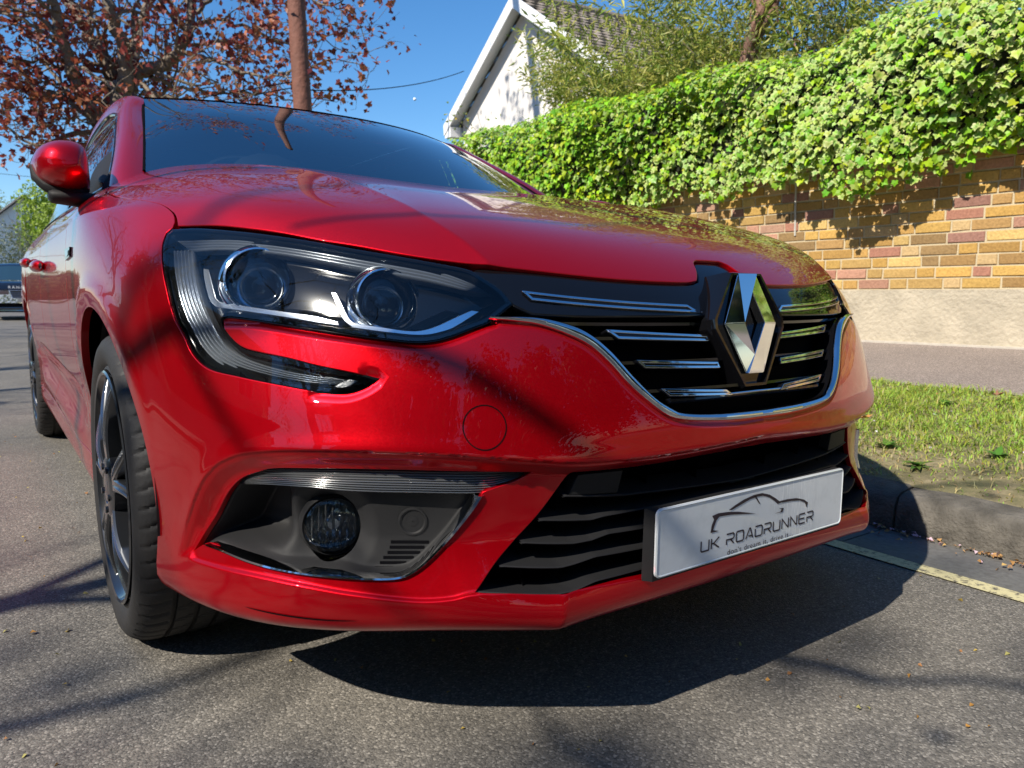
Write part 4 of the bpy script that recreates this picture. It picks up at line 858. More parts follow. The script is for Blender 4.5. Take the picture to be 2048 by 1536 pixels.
for side in (0,):
    Rf=.043; c=cc+nn_*.004
    mb=MB(); mb.lathe([(Rf*1.22,-.02),(Rf*1.16,-.004),(Rf*1.07,.002),(Rf*1.0,-.002),(Rf*.98,-.02)],c,nn_,48); o=mb.build('fog_lamp_ring',M_matt,bezL,True); mirrored(o,parent=bezR)
    mb=MB(); mb.lathe([(Rf*a,.004+.008*math.cos(b)) for a,b in ((1,math.pi/2),(.92,1.2),(.75,.85),(.5,.52),(.25,.25),(.001,0))],c,nn_,48); o=mb.build('fog_lamp',M_glass,bezL,True); mirrored(o,parent=bezR)
    e1=np.cross((0,0,1),nn_); e1/=np.linalg.norm(e1); e2=np.cross(nn_,e1)
    mb=MB(); 
    mb.lathe([(Rf*.98,-.002),(Rf*.93,-.010),(Rf*.78,-.020),(Rf*.5,-.030),(Rf*.2,-.034)],c,nn_,40)
    for i in range(-3,4):
        h=math.sqrt(max(0,.8-(i*.24)**2))*Rf*.95; ps=[c+nn_*z_+e1*Rf*(i*.24+dx)+e2*h*s2 for z_,dx in ((-.006,-.05),(-.001,0),(-.006,.05)) for s2 in (-1,1)]
        mb.add(ps,[(0,1,3,2),(2,3,5,4)])
    mb.lathe([(Rf*.34,-.03),(Rf*.34,-.012),(Rf*.2,-.006),(.001,-.005)],c,nn_,20)
    o=mb.build('fog_reflector',P('fog_reflector_metal',(.42,.44,.45),.18,.9),bezL); mirrored(o,parent=bezR)
# ribbed indicator strip above
def child2(o): a,b=o; a.parent=bezL; b.parent=bezR; return o
up=TR['drl_up']; lo=TR['drl_low']
pr=[(0,-.03)]+[(i/54,-.012+.0022*abs(math.sin(math.pi*9*i/54))+.004*math.sin(math.pi*i/54)) for i in range(55)]+[(1,-.035)]
child2(strip('indicator_strip',up,lo,pr,P('smoked_ribbed_lens',(.10,.105,.11),.16,.35,.9,.03),car,n=140,feat=True))
prc=[(-.08,-.008),(.0,.000),(.3,.004),(.65,.0035),(1,-.004),(1.05,-.022)]
child2(strip('chrome_trim',TR['chrome_o'],TR['chrome_i'],[(a,b+.0015) for a,b in prc],M_chrome,car,n=160,feat=True))
c1=np.array(TR['sensor'][0]); c=pos(np.array([c1]),-.012,True,fogdepth)[0]; n_=normal(np.array([c1]),-.012,True)[0]
mb=MB(); mb.lathe([(.022,-.002),(.0215,.002),(.019,.0025),(.014,-.003),(.0085,-.004),(.008,.0005),(.001,.001)],c,n_,40); o=mb.build('parking_sensor',M_matt,bezL,True); mirrored(o,parent=bezR)
for k in range(6):
    a,b=TR['vent%d'%k]; q=arcres([a,b],14); A=pos(q,-.012+.0012,True,fogdepth); mb=MB(); kk=np.arange(13); B=A+[0,0,-.0050]
    mb.add(np.vstack([A,B]),np.stack([kk,kk+1,kk+15,kk+14],1)); o=mb.build('vent_slot',M_dark,bezL); mirrored(o,parent=bezR)

# ---- number plate with its lettering
YP=.0103; ZP=.3287
def rrect(w,h,r,n=6):
    out=[]
    for cx,cz,a0 in ((w-r,h-r,0),(-w+r,h-r,90),(-w+r,-h+r,180),(w-r,-h+r,270)):
        for k in range(n+1):
            a=math.radians(a0+90*k/n); out.append((cx+r*math.cos(a),cz+r*math.sin(a)))
    return out
Rp=np.array([(1,0,0),(0,0,1),(0,-1,0)],float)
def platemat():
    m,nt,b=newmat('scuffed_acrylic_white'); N=nt.nodes.new; L=nt.links.new
    tc=N('ShaderNodeTexCoord'); mp=N('ShaderNodeMapping'); mp.inputs['Rotation'].default_value=(0,math.radians(-14),0); mp.inputs['Scale'].default_value=(420,1,26); L(tc.outputs['Object'],mp.inputs['Vector'])
    n=N('ShaderNodeTexNoise'); n.inputs['Scale'].default_value=1; n.inputs['Detail'].default_value=3; L(mp.outputs[0],n.inputs['Vector'])
    r=N('ShaderNodeValToRGB'); r.color_ramp.elements[0].position=.55; r.color_ramp.elements[0].color=(0,0,0,1); r.color_ramp.elements[1].position=.60
    L(n.outputs['Fac'],r.inputs[0])
    sx=N('ShaderNodeSeparateXYZ'); L(tc.outputs['Object'],sx.inputs[0]); mr=N('ShaderNodeMapRange'); mr.inputs['From Min'].default_value=.02; mr.inputs['From Max'].default_value=.07; L(sx.outputs[0],mr.inputs[0])
    m2=N('ShaderNodeMapRange'); m2.inputs['From Min'].default_value=.19; m2.inputs['From Max'].default_value=.14; L(sx.outputs[0],m2.inputs[0])
    k=N('ShaderNodeMath'); k.operation='MULTIPLY'; L(mr.outputs[0],k.inputs[0]); L(m2.outputs[0],k.inputs[1])
    k2=N('ShaderNodeMath'); k2.operation='MULTIPLY'; L(k.outputs[0],k2.inputs[0]); L(r.outputs[0],k2.inputs[1])
    nd=N('ShaderNodeTexNoise'); nd.inputs['Scale'].default_value=28; nd.inputs['Detail'].default_value=6; L(tc.outputs['Object'],nd.inputs['Vector'])
    rd=N('ShaderNodeValToRGB'); rd.color_ramp.elements[0].position=.3; rd.color_ramp.elements[0].color=(.70,.73,.75,1); rd.color_ramp.elements[1].position=.5; rd.color_ramp.elements[1].color=(.78,.81,.83,1); L(nd.outputs['Fac'],rd.inputs[0])
    mx=N('ShaderNodeMix'); mx.data_type='RGBA'; L(k2.outputs[0],mx.inputs[0]); L(rd.outputs[0],mx.inputs[6]); mx.inputs[7].default_value=(.92,.94,.95,1); L(mx.outputs[2],b.inputs['Base Color'])
    b.inputs['Roughness'].default_value=.22; b.inputs['Coat Weight'].default_value=.6
    bn=N('ShaderNodeBump'); bn.inputs['Strength'].default_value=.3; bn.inputs['Distance'].default_value=.0004; L(k2.outputs[0],bn.inputs['Height']); L(bn.outputs[0],b.inputs['Normal'])
    return m
mb=MB(); mb.prism(rrect(.26,.0555,.010),.0035,Rp,(0,YP+.0035,ZP)); plate=mb.build('number_plate',platemat(),car,True,auto=30)
plate['label']='white show plate reading UK ROADRUNNER, scratched towards its right half'
# raised rim of the plate
po=np.array(rrect(.2595,.055,.0098)); pi=np.array(rrect(.2562,.0517,.0075)); n=len(po); mb=MB(); k=np.arange(n);k2=(k+1)%n
def pl3(p,h): p=np.asarray(p,float); return np.stack([p[:,0],np.full(len(p),YP-h),p[:,1]+ZP],1)
mb.add(np.vstack([pl3(po,0),pl3((po+pi)/2,.0012),pl3(pi,.0)]),np.vstack([np.stack([k,k2,k2+n,k+n],1),np.stack([k+n,k2+n,k2+2*n,k+2*n],1)])); mb.build('plate_rim',P('acrylic_edge',(.62,.66,.68),.15,0,.8),plate,True,auto=60)
M_ink=P('plate_ink',(.022,.010,.024),.35)
LOGO=PLOGO
from mathutils.geometry import tessellate_polygon
def flatpoly(mb,poly,h=.0006):
    V=pl3(poly,h); T=np.array(tessellate_polygon([[Vector((a,b,0)) for a,b in poly]])); mb.add(V,None,T)
mb=MB()
for k in ('arc1','arc2','slit','hood','tail'): flatpoly(mb,LOGO[k])
mb.build('plate_logo',M_ink,plate)
# angular stroke letters
GL={'U':[[(0,1),(0,.12),(.12,0),(.95,0),(1,.06),(1,1)]],'K':[[(0,0),(0,1)],[(1,1),(.28,.5),(1,0)],[(0.05,.5),(.28,.5)]],
'R':[[(0,0),(0,.46),(.85,.46),(1,.6),(1,.88),(.86,1),(0,1)],[(.55,.44),(1,0)]],'O':[[(0,.12),(0,.88),(.12,1),(.88,1),(1,.88),(1,.12),(.88,0),(.12,0),(0,.12)]],
'A':[[(0,0),(.50,1),(.62,1),(1,0)],[(.42,.24),(.88,.24)]],'D':[[(0,1),(.85,1),(1,.86),(1,.14),(.85,0),(0,0)],[(0,.78),(0,0)]],
'N':[[(0,0),(0,1),(.94,.04)],[(1,1),(1,0)]],'E':[[(1,1),(.12,1),(0,.9),(0,.1),(.12,0),(1,0)],[(.1,.5),(.9,.5)]]}
def stroke(mb,pts,w,h):
    p=np.array(pts,float); n=len(p); T=np.diff(p,axis=0); T/=np.linalg.norm(T,axis=1,keepdims=True)+1e-9; Nn=np.stack([-T[:,1],T[:,0]],1)
    L_=[];R_=[]
    for i in range(n):
        if i==0: m_=Nn[0];s_=1
        elif i==n-1: m_=Nn[-1];s_=1
        else:
            m_=Nn[i-1]+Nn[i]; m_/=np.linalg.norm(m_)+1e-9; s_=1/max(.5,m_@Nn[i])
        L_.append(p[i]+m_*w/2*s_); R_.append(p[i]-m_*w/2*s_)
    V=pl3(np.array(L_+R_),h); k=np.arange(n-1); mb.add(V,np.stack([k,k+n,k+n+1,k+1],1))
mb=MB(); x=-.1545; H_=.0180; wd=.0185; gp=.0062
for ch in 'UK ROADRUNNER':
    if ch==' ': x+=.0125; continue
    for s_ in GL[ch]: stroke(mb,[(x+a*wd,-.0325+b*H_) for a,b in s_],.0027,.0006)
    x+=wd+gp
k_=(.1625-(-.1545))/(x-gp+.1545)
V=np.concatenate(mb.v); V[:,0]=-.1545+(V[:,0]+.1545)*k_; mb.v=[V]; mb.q=[np.concatenate(mb.q)]
mb.build('plate_lettering',M_ink,plate)
cu=bpy.data.curves.new('t','FONT'); cu.body="don't dream it, drive it..."; cu.size=.0128; cu.space_character=1.12; to=bpy.data.objects.new('t',cu); COL.objects.link(to)
dg=bpy.context.evaluated_depsgraph_get(); me=bpy.data.meshes.new_from_object(to.evaluated_get(dg)); bpy.data.objects.remove(to); me.name='plate_motto'
co=np.zeros(len(me.vertices)*3,np.float32); me.vertices.foreach_get('co',co); co=co.reshape(-1,3); wx=co[:,0].max()-co[:,0].min()
co=np.stack([(co[:,0]-co[:,0].min())*(.187/wx)-.0865,np.full(len(co),YP-.0006),co[:,1]*1.0+ZP-.0508],1).astype(np.float32); me.vertices.foreach_set('co',co.ravel()); me.materials.append(M_ink)
o=bpy.data.objects.new('plate_motto',me); link(o,plate)
mb=MB(); V=[(s_*a,y,z) for s_ in (-1,1) for a,y,z in ((.262,.0145,.268),(.2595,.0145,.380),(.268,.032,.266),(.266,.032,.382))]; mb.add(V,[(0,1,3,2),(4,6,7,5),(0,4,5,1),(1,5,7,3),(0,2,6,4)])
mb.build('plate_holder',M_matt,car)
# ---- greenhouse
STN=[((.715,1.44,1.03),(.792,1.49,1.000)),((.680,1.62,1.135),(.752,1.66,1.105)),((.648,1.80,1.225),(.720,1.84,1.195)),((.617,1.98,1.313),(.688,2.02,1.275)),((.596,2.115,1.374),(.665,2.18,1.325)),((.600,2.5,1.408),(.663,2.5,1.362)),((.59,3.2,1.402),(.652,3.2,1.355)),((.55,3.8,1.338),(.612,3.8,1.29)),((.50,4.12,1.255),(.585,4.05,1.19))]
IN=np.array([s[0] for s in STN]); OU=np.array([s[1] for s in STN])
def loft(rows,nu=40,nv=24,mirror=True):
    """rows: list of point lists x>=0 (equal length); natural splines both ways"""
    A=np.array(rows,float)
    if mirror:
        B=A[:,1:][:,::-1].copy(); B[...,0]*=-1; A=np.concatenate([B,A],1)
    c=np.linspace(0,1,A.shape[1]); A=nspline(c,A.transpose(1,0,2),np.linspace(0,1,nu)).transpose(1,0,2)
    r=np.linspace(0,1,A.shape[0]); return nspline(r,A,np.linspace(0,1,nv)) if A.shape[0]>2 else A[0]+(A[1]-A[0])*np.linspace(0,1,nv)[:,None,None]
def gridq(nv,nu):
    i,j=np.meshgrid(np.arange(nv-1),np.arange(nu-1),indexing='ij'); a=(i*nu+j).ravel(); return np.stack([a,a+1,a+nu+1,a+nu],1)
def surfobj(name,G,mat,parent=car):
    nv,nu=G.shape[:2]; mb=MB(); mb.add(G.reshape(-1,3),gridq(nv,nu)); return mb.build(name,mat,parent,True,auto=60)
ws=loft([[(0,1.06,.965),(.3,1.11,.972),(.54,1.25,.99),(.715,1.44,1.03)],[(0,1.34,1.118),(.26,1.38,1.122),(.50,1.50,1.13),(.680,1.62,1.135)],[(0,1.62,1.258),(.24,1.66,1.262),(.47,1.75,1.265),(.648,1.80,1.225)],[(0,1.885,1.362),(.22,1.925,1.367),(.43,2.01,1.371),(.596,2.115,1.374)]],61,30)
# pull the side edges onto the pillar line
wso=surfobj('windscreen',ws,M_screen)
# black frit round the glass
def edgestrip(G,w,off,name,sides):
    nv,nu=G.shape[:2]; mb=MB(); 
    du=np.gradient(G,axis=1);dv=np.gradient(G,axis=0); n=np.cross(du,dv); n/=np.linalg.norm(n,axis=2,keepdims=True); n*=np.sign(n[...,2:3]); B=G+n*off
    for j0,j1 in sides: 
        s=B[:,j0:j1+1]; mb.add(s.reshape(-1,3),gridq(nv,j1-j0+1))
    return mb,B
mb,B=edgestrip(ws,0,-.004,'frit',((0,1),(59,60))); mb.add(B[:2].reshape(-1,3),gridq(2,61)); mb.add(B[28:,].reshape(-1,3),gridq(2,61)); mb.build('windscreen_frit',M_dark,car)
# windscreen side seals
for s_ in (-1,1):
    mb=MB(); mb.tube((IN[:5]+[.000,0,.000])*[s_,1,1],.0045,6); mb.build('windscreen_seal',M_dark,car,True)
roof=loft([[(0,1.887,1.366),(.22,1.928,1.371),(.43,2.013,1.375),tuple(IN[4]+[.0,0,.003])],[(0,2.15,1.418),(.23,2.18,1.418),(.43,2.25,1.413),(.603,2.33,1.40)],[(0,2.6,1.447),(.23,2.6,1.445),(.44,2.6,1.436),(.600,2.6,1.411)],[(0,3.2,1.436),(.23,3.2,1.434),(.44,3.2,1.424),(.59,3.2,1.402)],[(0,3.8,1.372),(.22,3.8,1.370),(.40,3.8,1.360),(.55,3.8,1.338)],[(0,4.2,1.29),(.2,4.19,1.287),(.37,4.17,1.277),(.50,4.12,1.255)]],41,50)
surfobj('roof',roof,M_paint)
# tailgate and rear glass
tg=loft([[(0,4.2,1.29),(.2,4.19,1.287),(.37,4.17,1.277),(.50,4.12,1.255)],[(0,4.32,1.02),(.25,4.31,1.02),(.45,4.28,1.02),(.62,4.24,1.02)],[(0,4.38,.75),(.25,4.37,.75),(.45,4.35,.75),(.66,4.29,.75)],[(0,4.36,.25),(.25,4.35,.25),(.45,4.33,.25),(.66,4.27,.25)]],21,30); surfobj('tailgate',tg,M_paint)
# pillars and roof rail
def rail(s_):
    n=76; t=np.linspace(0,1,len(IN)); q=np.linspace(0,1,70); I=nspline(t,IN,q); O=nspline(t,OU,q); V=[]
    di=I[0]-I[2]; do=O[0]-O[2]; I=np.vstack([[I[0]+di*k*.45 for k in range(6,0,-1)],I]); O=np.vstack([[O[0]+do*k*.45+[.0,0,-.002*k] for k in range(6,0,-1)],O])
    for f in np.linspace(0,1,9):
        p=I+(O-I)*f; out=np.stack([np.full(n,.6),np.zeros(n),np.full(n,.95)],1); V.append(p+out*.026*math.sin(math.pi*f)**.8)
    inn=O+[-.03,0,-.012]; V.append(inn); G=np.array(V)*[s_,1,1]; return surfobj('pillar_and_roof_rail',G,M_paint)
rail(-1); rail(1)
BELT=np.array([(.795,1.52,.992),(.812,1.70,.985),(.822,1.90,.982),(.828,2.08,.982),(.831,2.25,.984),(.832,2.6,.99),(.825,3.2,1.002),(.806,3.65,1.016),(.78,3.95,1.03)])
def side(s_):
    t=np.linspace(0,1,9); n=80; q=np.linspace(0,1,n); O=nspline(t,OU,q)+[-.012,0,-.006]; Bq=nspline(t,BELT,q)+[-.012,0,0]; V=[Bq+(O-Bq)*f+np.array([1,0,.3])*.022*math.sin(math.pi*f) for f in np.linspace(0,1,12)]
    G=np.array(V)*[s_,1,1]
    surfobj('side_window',G[:,14:41],M_privacy); surfobj('side_window',G[:,43:66],M_privacy)
    surfobj('window_pillar',G[:,41:44]+[.004*s_,0,0],M_gloss); surfobj('rear_pillar',G[:,65:]+[.003*s_,0,0],M_paint)
    surfobj('mirror_sail_panel',G[:,:15]+[.006*s_,0,0],M_matt)
    for P_,nm,r in ((Bq+[.012,0,-.002],'belt_moulding',.006),(O+[.012,0,.002],'window_seal',.0065)):
        mb=MB(); mb.tube(P_*[s_,1,1],r,6); mb.build(nm,M_gloss,car,True)
side(-1); side(1)
# ---- door mirror
def mirror(s_):
    root=bpy.data.objects.new('door_mirror',None); link(root,car)
    out=np.array([(-.964,1.028),(-.952,1.058),(-.930,1.078),(-.900,1.088),(-.868,1.088),(-.848,1.076),(-.840,1.045),(-.838,1.000),(-.842,.972),(-.870,.962),(-.903,.960),(-.935,.972),(-.956,.995)])
    n=len(out); t=np.linspace(0,1,n+1); q=np.linspace(0,1,61)[:-1]; O=nspline(t,np.vstack([out,out[:1]]),q); c=np.array([-.895,1.026])
    rings=[(1.0,1.520),(1.02,1.50),(1.01,1.47),(.97,1.44),(.88,1.405),(.72,1.372),(.5,1.352),(.25,1.341),(.02,1.338)]; V=[]
    for k,y in rings:
        cc=c+np.array([.020*(1-k),-.004*(1-k)]); p=cc+(O-cc)*k; V.append(np.stack([p[:,0],np.full(60,y)+(p[:,0]+.9)*.25,p[:,1]],1))
    # a crease across the cap
    G=np.array(V); 
    for i,(k,y) in enumerate(rings):
        d=G[i,:,2]-1.0; G[i,:,1]-=.012*np.exp(-(d/.016)**2)*(1-k)
    G=np.concatenate([G,G[:,:1]],1)*[-s_ if s_>0 else 1,1,1]
    if s_>0: G=np.array(G)
    mb=MB(); nv,nu=G.shape[:2]; mb.add(G.reshape(-1,3),gridq(nv,nu)); mb.build('mirror_cap',M_paint,root,True,auto=50)
    e=G[0]; cen=e.mean(0)
    r2=np.array([e,cen+(e-cen)*1.035+[0,.006,0],cen+(e-cen)*1.03+[0,.030,0],cen+(e-cen)*.9+[0,.034,0]]); mb=MB(); mb.add(r2.reshape(-1,3),gridq(4,61)); mb.build('mirror_rim',M_matt,root,True)
    g=cen+(e-cen)*.9+[0,.030,0]; mb=MB(); mb.add(np.vstack([g[:-1],[g[:-1].mean(0)]]),None,[(i,(i+1)%60,60) for i in range(60)]); mb.build('mirror_glass',P('mirror_silver',(.8,.82,.84),.02,1),root)
    sg=1 if s_>0 else -1
    # lower black shell and arm
    mb=MB(); st=[(.934,1.44,.949,.010,.03),(.926,1.44,.947,.016,.04),(.88,1.44,.945,.018,.045),(.832,1.46,.943,.020,.05),(.806,1.49,.946,.028,.06),(.794,1.50,.955,.042,.07)]
    V=[]
    for x,y,z_,rz,ry in st:
        t=np.linspace(0,2*math.pi,17)[:-1]; f=(np.abs(np.cos(t))**2.6+np.abs(np.sin(t))**2.6)**(-1/2.6); V.append(np.stack([np.full(16,sg*x),y+ry*np.cos(t)*f,z_+rz*np.sin(t)*f],1))
    V=np.array(V); V=np.concatenate([V,V[:,:1]],1); mb.add(V.reshape(-1,3),gridq(6,17)); mb.add(np.vstack([V[0,:-1],[V[0,:-1].mean(0)]]),None,[(i,(i+1)%16,16) for i in range(16)])
    mb.build('mirror_arm',M_matt,root,True,auto=50)
    mb=MB(); mb.tube([(sg*a,b,c) for a,b,c in ((.9635,1.47,1.022),(.958,1.455,.994),(.938,1.44,.972),(.905,1.425,.961),(.868,1.435,.961),(.846,1.46,.972))],[.006,.011,.014,.015,.013,.007],10); mb.build('mirror_shell',M_matt,root,True)
    mb=MB(); mb.tube([(sg*.800,1.47,.925),(sg*.806,1.47,.95),(sg*.795,1.49,.99),(sg*.778,1.52,1.03)],[.010,.016,.013,.008],10); mb.build('mirror_foot',M_matt,root,True)
mirror(-1); mirror(1)
# ---- door handles, wing badge
def handle(y,z_,s_):
    u,v=inv_yz(y,z_,13,8); c=S.at(u,v); x=-c[0]
    mb=MB(); ys=np.linspace(-.105,.105,22); V=[]
    for yy in ys:
        k=math.sqrt(max(0,1-(abs(yy)/.106)**3)); t=np.linspace(0,2*math.pi,13)[:-1]
        V.append(np.stack([x-.012-.004*k-(.020*k+.002)*np.cos(t),np.full(12,y+yy),z_+.01*yy+(.018*k**.5+.003)*np.sin(t)],1))
    V=np.array(V); V=np.concatenate([V,V[:,:1]],1); V[...,0]*=-s_; mb.add(V.reshape(-1,3),gridq(22,13)); o=mb.build('door_handle',M_paint,car,True)
    return o
for s_ in (-1,1):
    handle(2.30,.800,s_); handle(3.10,.838,s_)
    u,v=inv_yz(1.30,.80,12,8); q=np.array([[u+a,v+b] for a,b in ((-.32,-.10),(.25,-.14),(.30,.16),(-.40,.14))]); A=pos(q,.004)*[-s_,1,1]
    mb=MB(); mb.add(A,[(0,1,2,3)]); B_=pos(q,-.002)*[-s_,1,1]; mb.add(np.vstack([A,B_]),[(0,1,5,4),(1,2,6,5),(2,3,7,6),(3,0,4,7)]); bd=mb.build('wing_badge',M_gloss,car)
    q2=np.array([[u+a,v+b] for a,b in ((-.22,-.05),(.10,-.07),(.12,.09),(-.26,.08))]); mb=MB(); mb.add(pos(q2,.0055)*[-s_,1,1],[(0,1,2,3)]); mb.build('badge_inset',M_satin,bd)
# ---- wheels
def tyre_mesh():
    n=576; th=np.arange(n)*2*math.pi/n
    prof=[(.228,-.030),(.232,-.012),(.240,-.005),(.247,-.0085),(.252,-.0035),(.262,.001),(.276,.0035),(.290,.001),(.300,-.005),(.3065,-.0125),(.311,-.021),(.3140,-.030),(.3160,-.041),(.3170,-.053),(.3175,-.0575),(.310,-.0585),(.310,-.0665),(.3178,-.0675),(.318,-.085),(.318,-.0995),(.3105,-.1005),(.3105,-.1085),(.318,-.1095),(.318,-.125),(.318,-.1395),(.3105,-.1405),(.3105,-.1485),(.3178,-.1495),(.317,-.165),(.3165,-.180),(.312,-.200),(.303,-.216),(.285,-.226),(.262,-.226),(.235,-.215),(.225,-.20)]
    V=[];k=np.arange(n)
    for i,(r,h) in enumerate(prof):
        rr=np.full(n,r)
        if 9<=i<=13: rr=rr-np.where(((k+i)%10)<1.2,.0028,0)+np.where((k//10)%3==0,.0004,0)
        if i in (17,18,19,22,23,24,27,28,29): rr=rr-np.where(((k+i*2+4)%12)<1,.004,0)
        if i in (6,7): rr=rr+0
        V.append(np.stack([np.full(n,-h),rr*np.cos(th),rr*np.sin(th)],1))
    V=np.concatenate(V); k2=(k+1)%n; Q=np.concatenate([np.stack([i*n+k,i*n+k2,(i+1)*n+k2,(i+1)*n+k],1) for i in range(len(prof)-1)])
    return V,Q
TV,TQ=tyre_mesh()
def wheel(x,y,s_,proto=None):
    if proto:
        r=proto.copy(); link(r,car); r.location=(s_*x,y,.3155); r.rotation_euler=(.4*y,0,0 if s_<0 else math.pi)
        for ch in list(proto.children):
            c=ch.copy(); link(c,r)
        return r
    root=bpy.data.objects.new('wheel',None); link(root,car); root.location=(-x,y,.3155)
    mb=MB(); mb.add(TV,TQ); mb.build('tyre',M_rubber,root,True,auto=28)
    # sidewall lettering band and ribs are left to the rubber; rim barrel
    mb=MB(); mb.lathe([(.236,-.004),(.238,.000),(.234,.0025),(.229,.0005),(.226,-.010),(.215,-.020),(.212,-.09),(.214,-.19),(.225,-.205)],(0,0,0),(-1,0,0),96)
    mb.build('rim_barrel',M_rim,root,True,auto=40)
    mb=MB(); mc=MB()
    def arm(a0,a1,r0,r1,w0,w1,curve,mbx,h0,h1,th):
        n=14; pts=[]; t=np.linspace(0,1,n); r=r0+(r1-r0)*t; a=a0+(a1-a0)*(t**curve); w_=w0+(w1-w0)*t+.004*(t>.93)
        L_=np.stack([r*np.cos(a)-w_*np.sin(a)*-1*-1,r*np.sin(a)+w_*np.cos(a)],1); R_=np.stack([r*np.cos(a)+w_*np.sin(a),r*np.sin(a)-w_*np.cos(a)],1)
        hh=h0+(h1-h0)*t+.010*np.sin(math.pi*t)
        V=[]
        for f,dh in ((-1,-th),(-1,-.004),(-.72,0),(.72,0),(1,-.004),(1,-th)):
            c_=np.stack([r*np.cos(a),r*np.sin(a)],1); d=np.stack([-np.sin(a),np.cos(a)],1)*(w_*f)[:,None]; p=c_+d; V.append(np.stack([-(hh+dh),p[:,0],p[:,1]],1))
        V=np.array(V); mbx.add(V.reshape(-1,3),gridq(6,n))
    for k in range(5):
        a=k*2*math.pi/5+.3
        arm(a-.06,a-.235,.045,.229,.017,.0085,1.4,mb,.004,-.012,.030); arm(a+.06,a+.235,.045,.229,.017,.0085,1.4,mb,.004,-.012,.030)
        arm(a-.085,a-.262,.075,.228,.0016,.0016,1.4,mc,.006,-.009,.004); arm(a+.085,a+.262,.075,.228,.0016,.0016,1.4,mc,.006,-.009,.004)
    mb.lathe([(.068,-.03),(.066,.002),(.055,.008),(.034,.009),(.032,.004),(.030,.004),(.029,.009),(.001,.0105)],(0,0,0),(-1,0,0),48)
    for k in range(5):
        a=k*2*math.pi/5+.3; mb.lathe([(.007,0),(.007,.012),(.001,.013)],(0,.047*math.cos(a+.6),.047*math.sin(a+.6)),(-1,0,0),8)
    mb.build('spokes',M_rim,root,True,auto=40); mc.build('machined_edges',M_rimcut,root,True,auto=40)
    mb=MB(); mb.lathe([(.07,-.08),(.15,-.08),(.152,-.084),(.152,-.10),(.15,-.104),(.07,-.104)],(0,0,0),(-1,0,0),64); mb.build('brake_disc',M_brake,root,True,auto=30)
    return root
wp=wheel(.893,.92,-1); wheel(.893,3.589,-1,wp); wheel(.893,.92,1,wp); wheel(.893,3.589,1,wp)
# ---- cabin seen through the glass
mb=MB(); mb.box((-.70,1.20,.80),(.70,1.62,.925)); mb.box((-.70,1.3,.25),(.70,4.0,.30)); mb.tube([(-.36,1.60,.93),(-.36,1.50,.97),(-.36,1.40,.95)],[.17,.16,.1],18); mb.build('dashboard',M_trimd,car,True,auto=40)
for sx in (-.36,.36):
    def pill(c,h,n=2.8,k=18):
        a=np.linspace(-math.pi/2,math.pi/2,10); b=np.linspace(0,2*math.pi,k+1); sg=lambda x,e:np.sign(x)*np.abs(x)**e; A_,B_=np.meshgrid(a,b,indexing='ij'); e=2/n
        return np.stack([c[0]+h[0]*sg(np.cos(A_),e)*sg(np.cos(B_),e),c[1]+h[1]*sg(np.cos(A_),e)*sg(np.sin(B_),e),c[2]+h[2]*sg(np.sin(A_),e)],2)
    mb=MB()
    for c,h in (((sx,2.42,.80),(.24,.09,.32)),((sx,2.50,1.20),(.125,.05,.09)),((sx,2.15,.50),(.24,.27,.10))):
        g=pill(c,h); mb.add(g.reshape(-1,3),gridq(10,19))
    for dx in (-.05,.05): mb.tube([(sx+dx,2.47,1.05),(sx+dx,2.49,1.15)],.007,6)
    mb.build('front_seat',M_seat,car,True,auto=50)
mb=MB(); t=np.linspace(0,2*math.pi,40); mb.tube([(-.36+.18*math.cos(a),1.70+.07*math.sin(a),.985+.16*math.sin(a)) for a in t],.014,8,cap=False); mb.box((-.50,1.68,.95),(-.22,1.70,1.0)); mb.build('steering_wheel',M_trimd,car,True,auto=40)
mb=MB(); mb.box((-.12,1.93,1.235),(.12,1.96,1.29)); mb.box((-.02,1.92,1.28),(.02,1.96,1.335)); mb.build('rear_view_mirror',M_dark,car)
mb=MB(); mb.box((-.45,2.25,1.355),(.45,3.7,1.36)); mb.build('headlining',P('headlining_grey',(.25,.25,.24),.9),car)

# ================================================================== THE STREET
def cpt(px,t): pass
def rotz(a): return np.array([[math.cos(a),-math.sin(a),0],[math.sin(a),math.cos(a),0],[0,0,1]])
CROWN=-2.3
def road_z(x):
    x=np.asarray(x,float); s=math.tan(TH); return np.where(x>CROWN,-x*s,-CROWN*s*2+x*s)
ZK=float(road_z(1.17))
def sheet(name,xs,ys,zf,mat,kind='structure'):
    X,Y=np.meshgrid(xs,ys,indexing='xy'); Z=zf(X,Y); V=np.stack([X.ravel(),Y.ravel(),Z.ravel()],1); o=fast(name,V,gridq(len(ys),len(xs)),mat,None,True); return tag(o,kind=kind)
ys=np.r_[-60,-30,-12,np.arange(-6,14,.5),20,30,45,70,120,260]
M_road=node_asphalt('road_tarmac',(.178,.165,.146),(.11,.104,.095),(.28,.26,.23),250,.36,.25)
sheet('road',np.r_[np.arange(-5.7,-2.3,.85),-2.3,-1.5,-.8,0,.5,.93],ys,lambda X,Y:road_z(X)+0*Y,M_road)
M_gut=node_asphalt('gutter_stone',(.17,.165,.155),(.07,.07,.07),(.30,.28,.26),160,.35,.25)
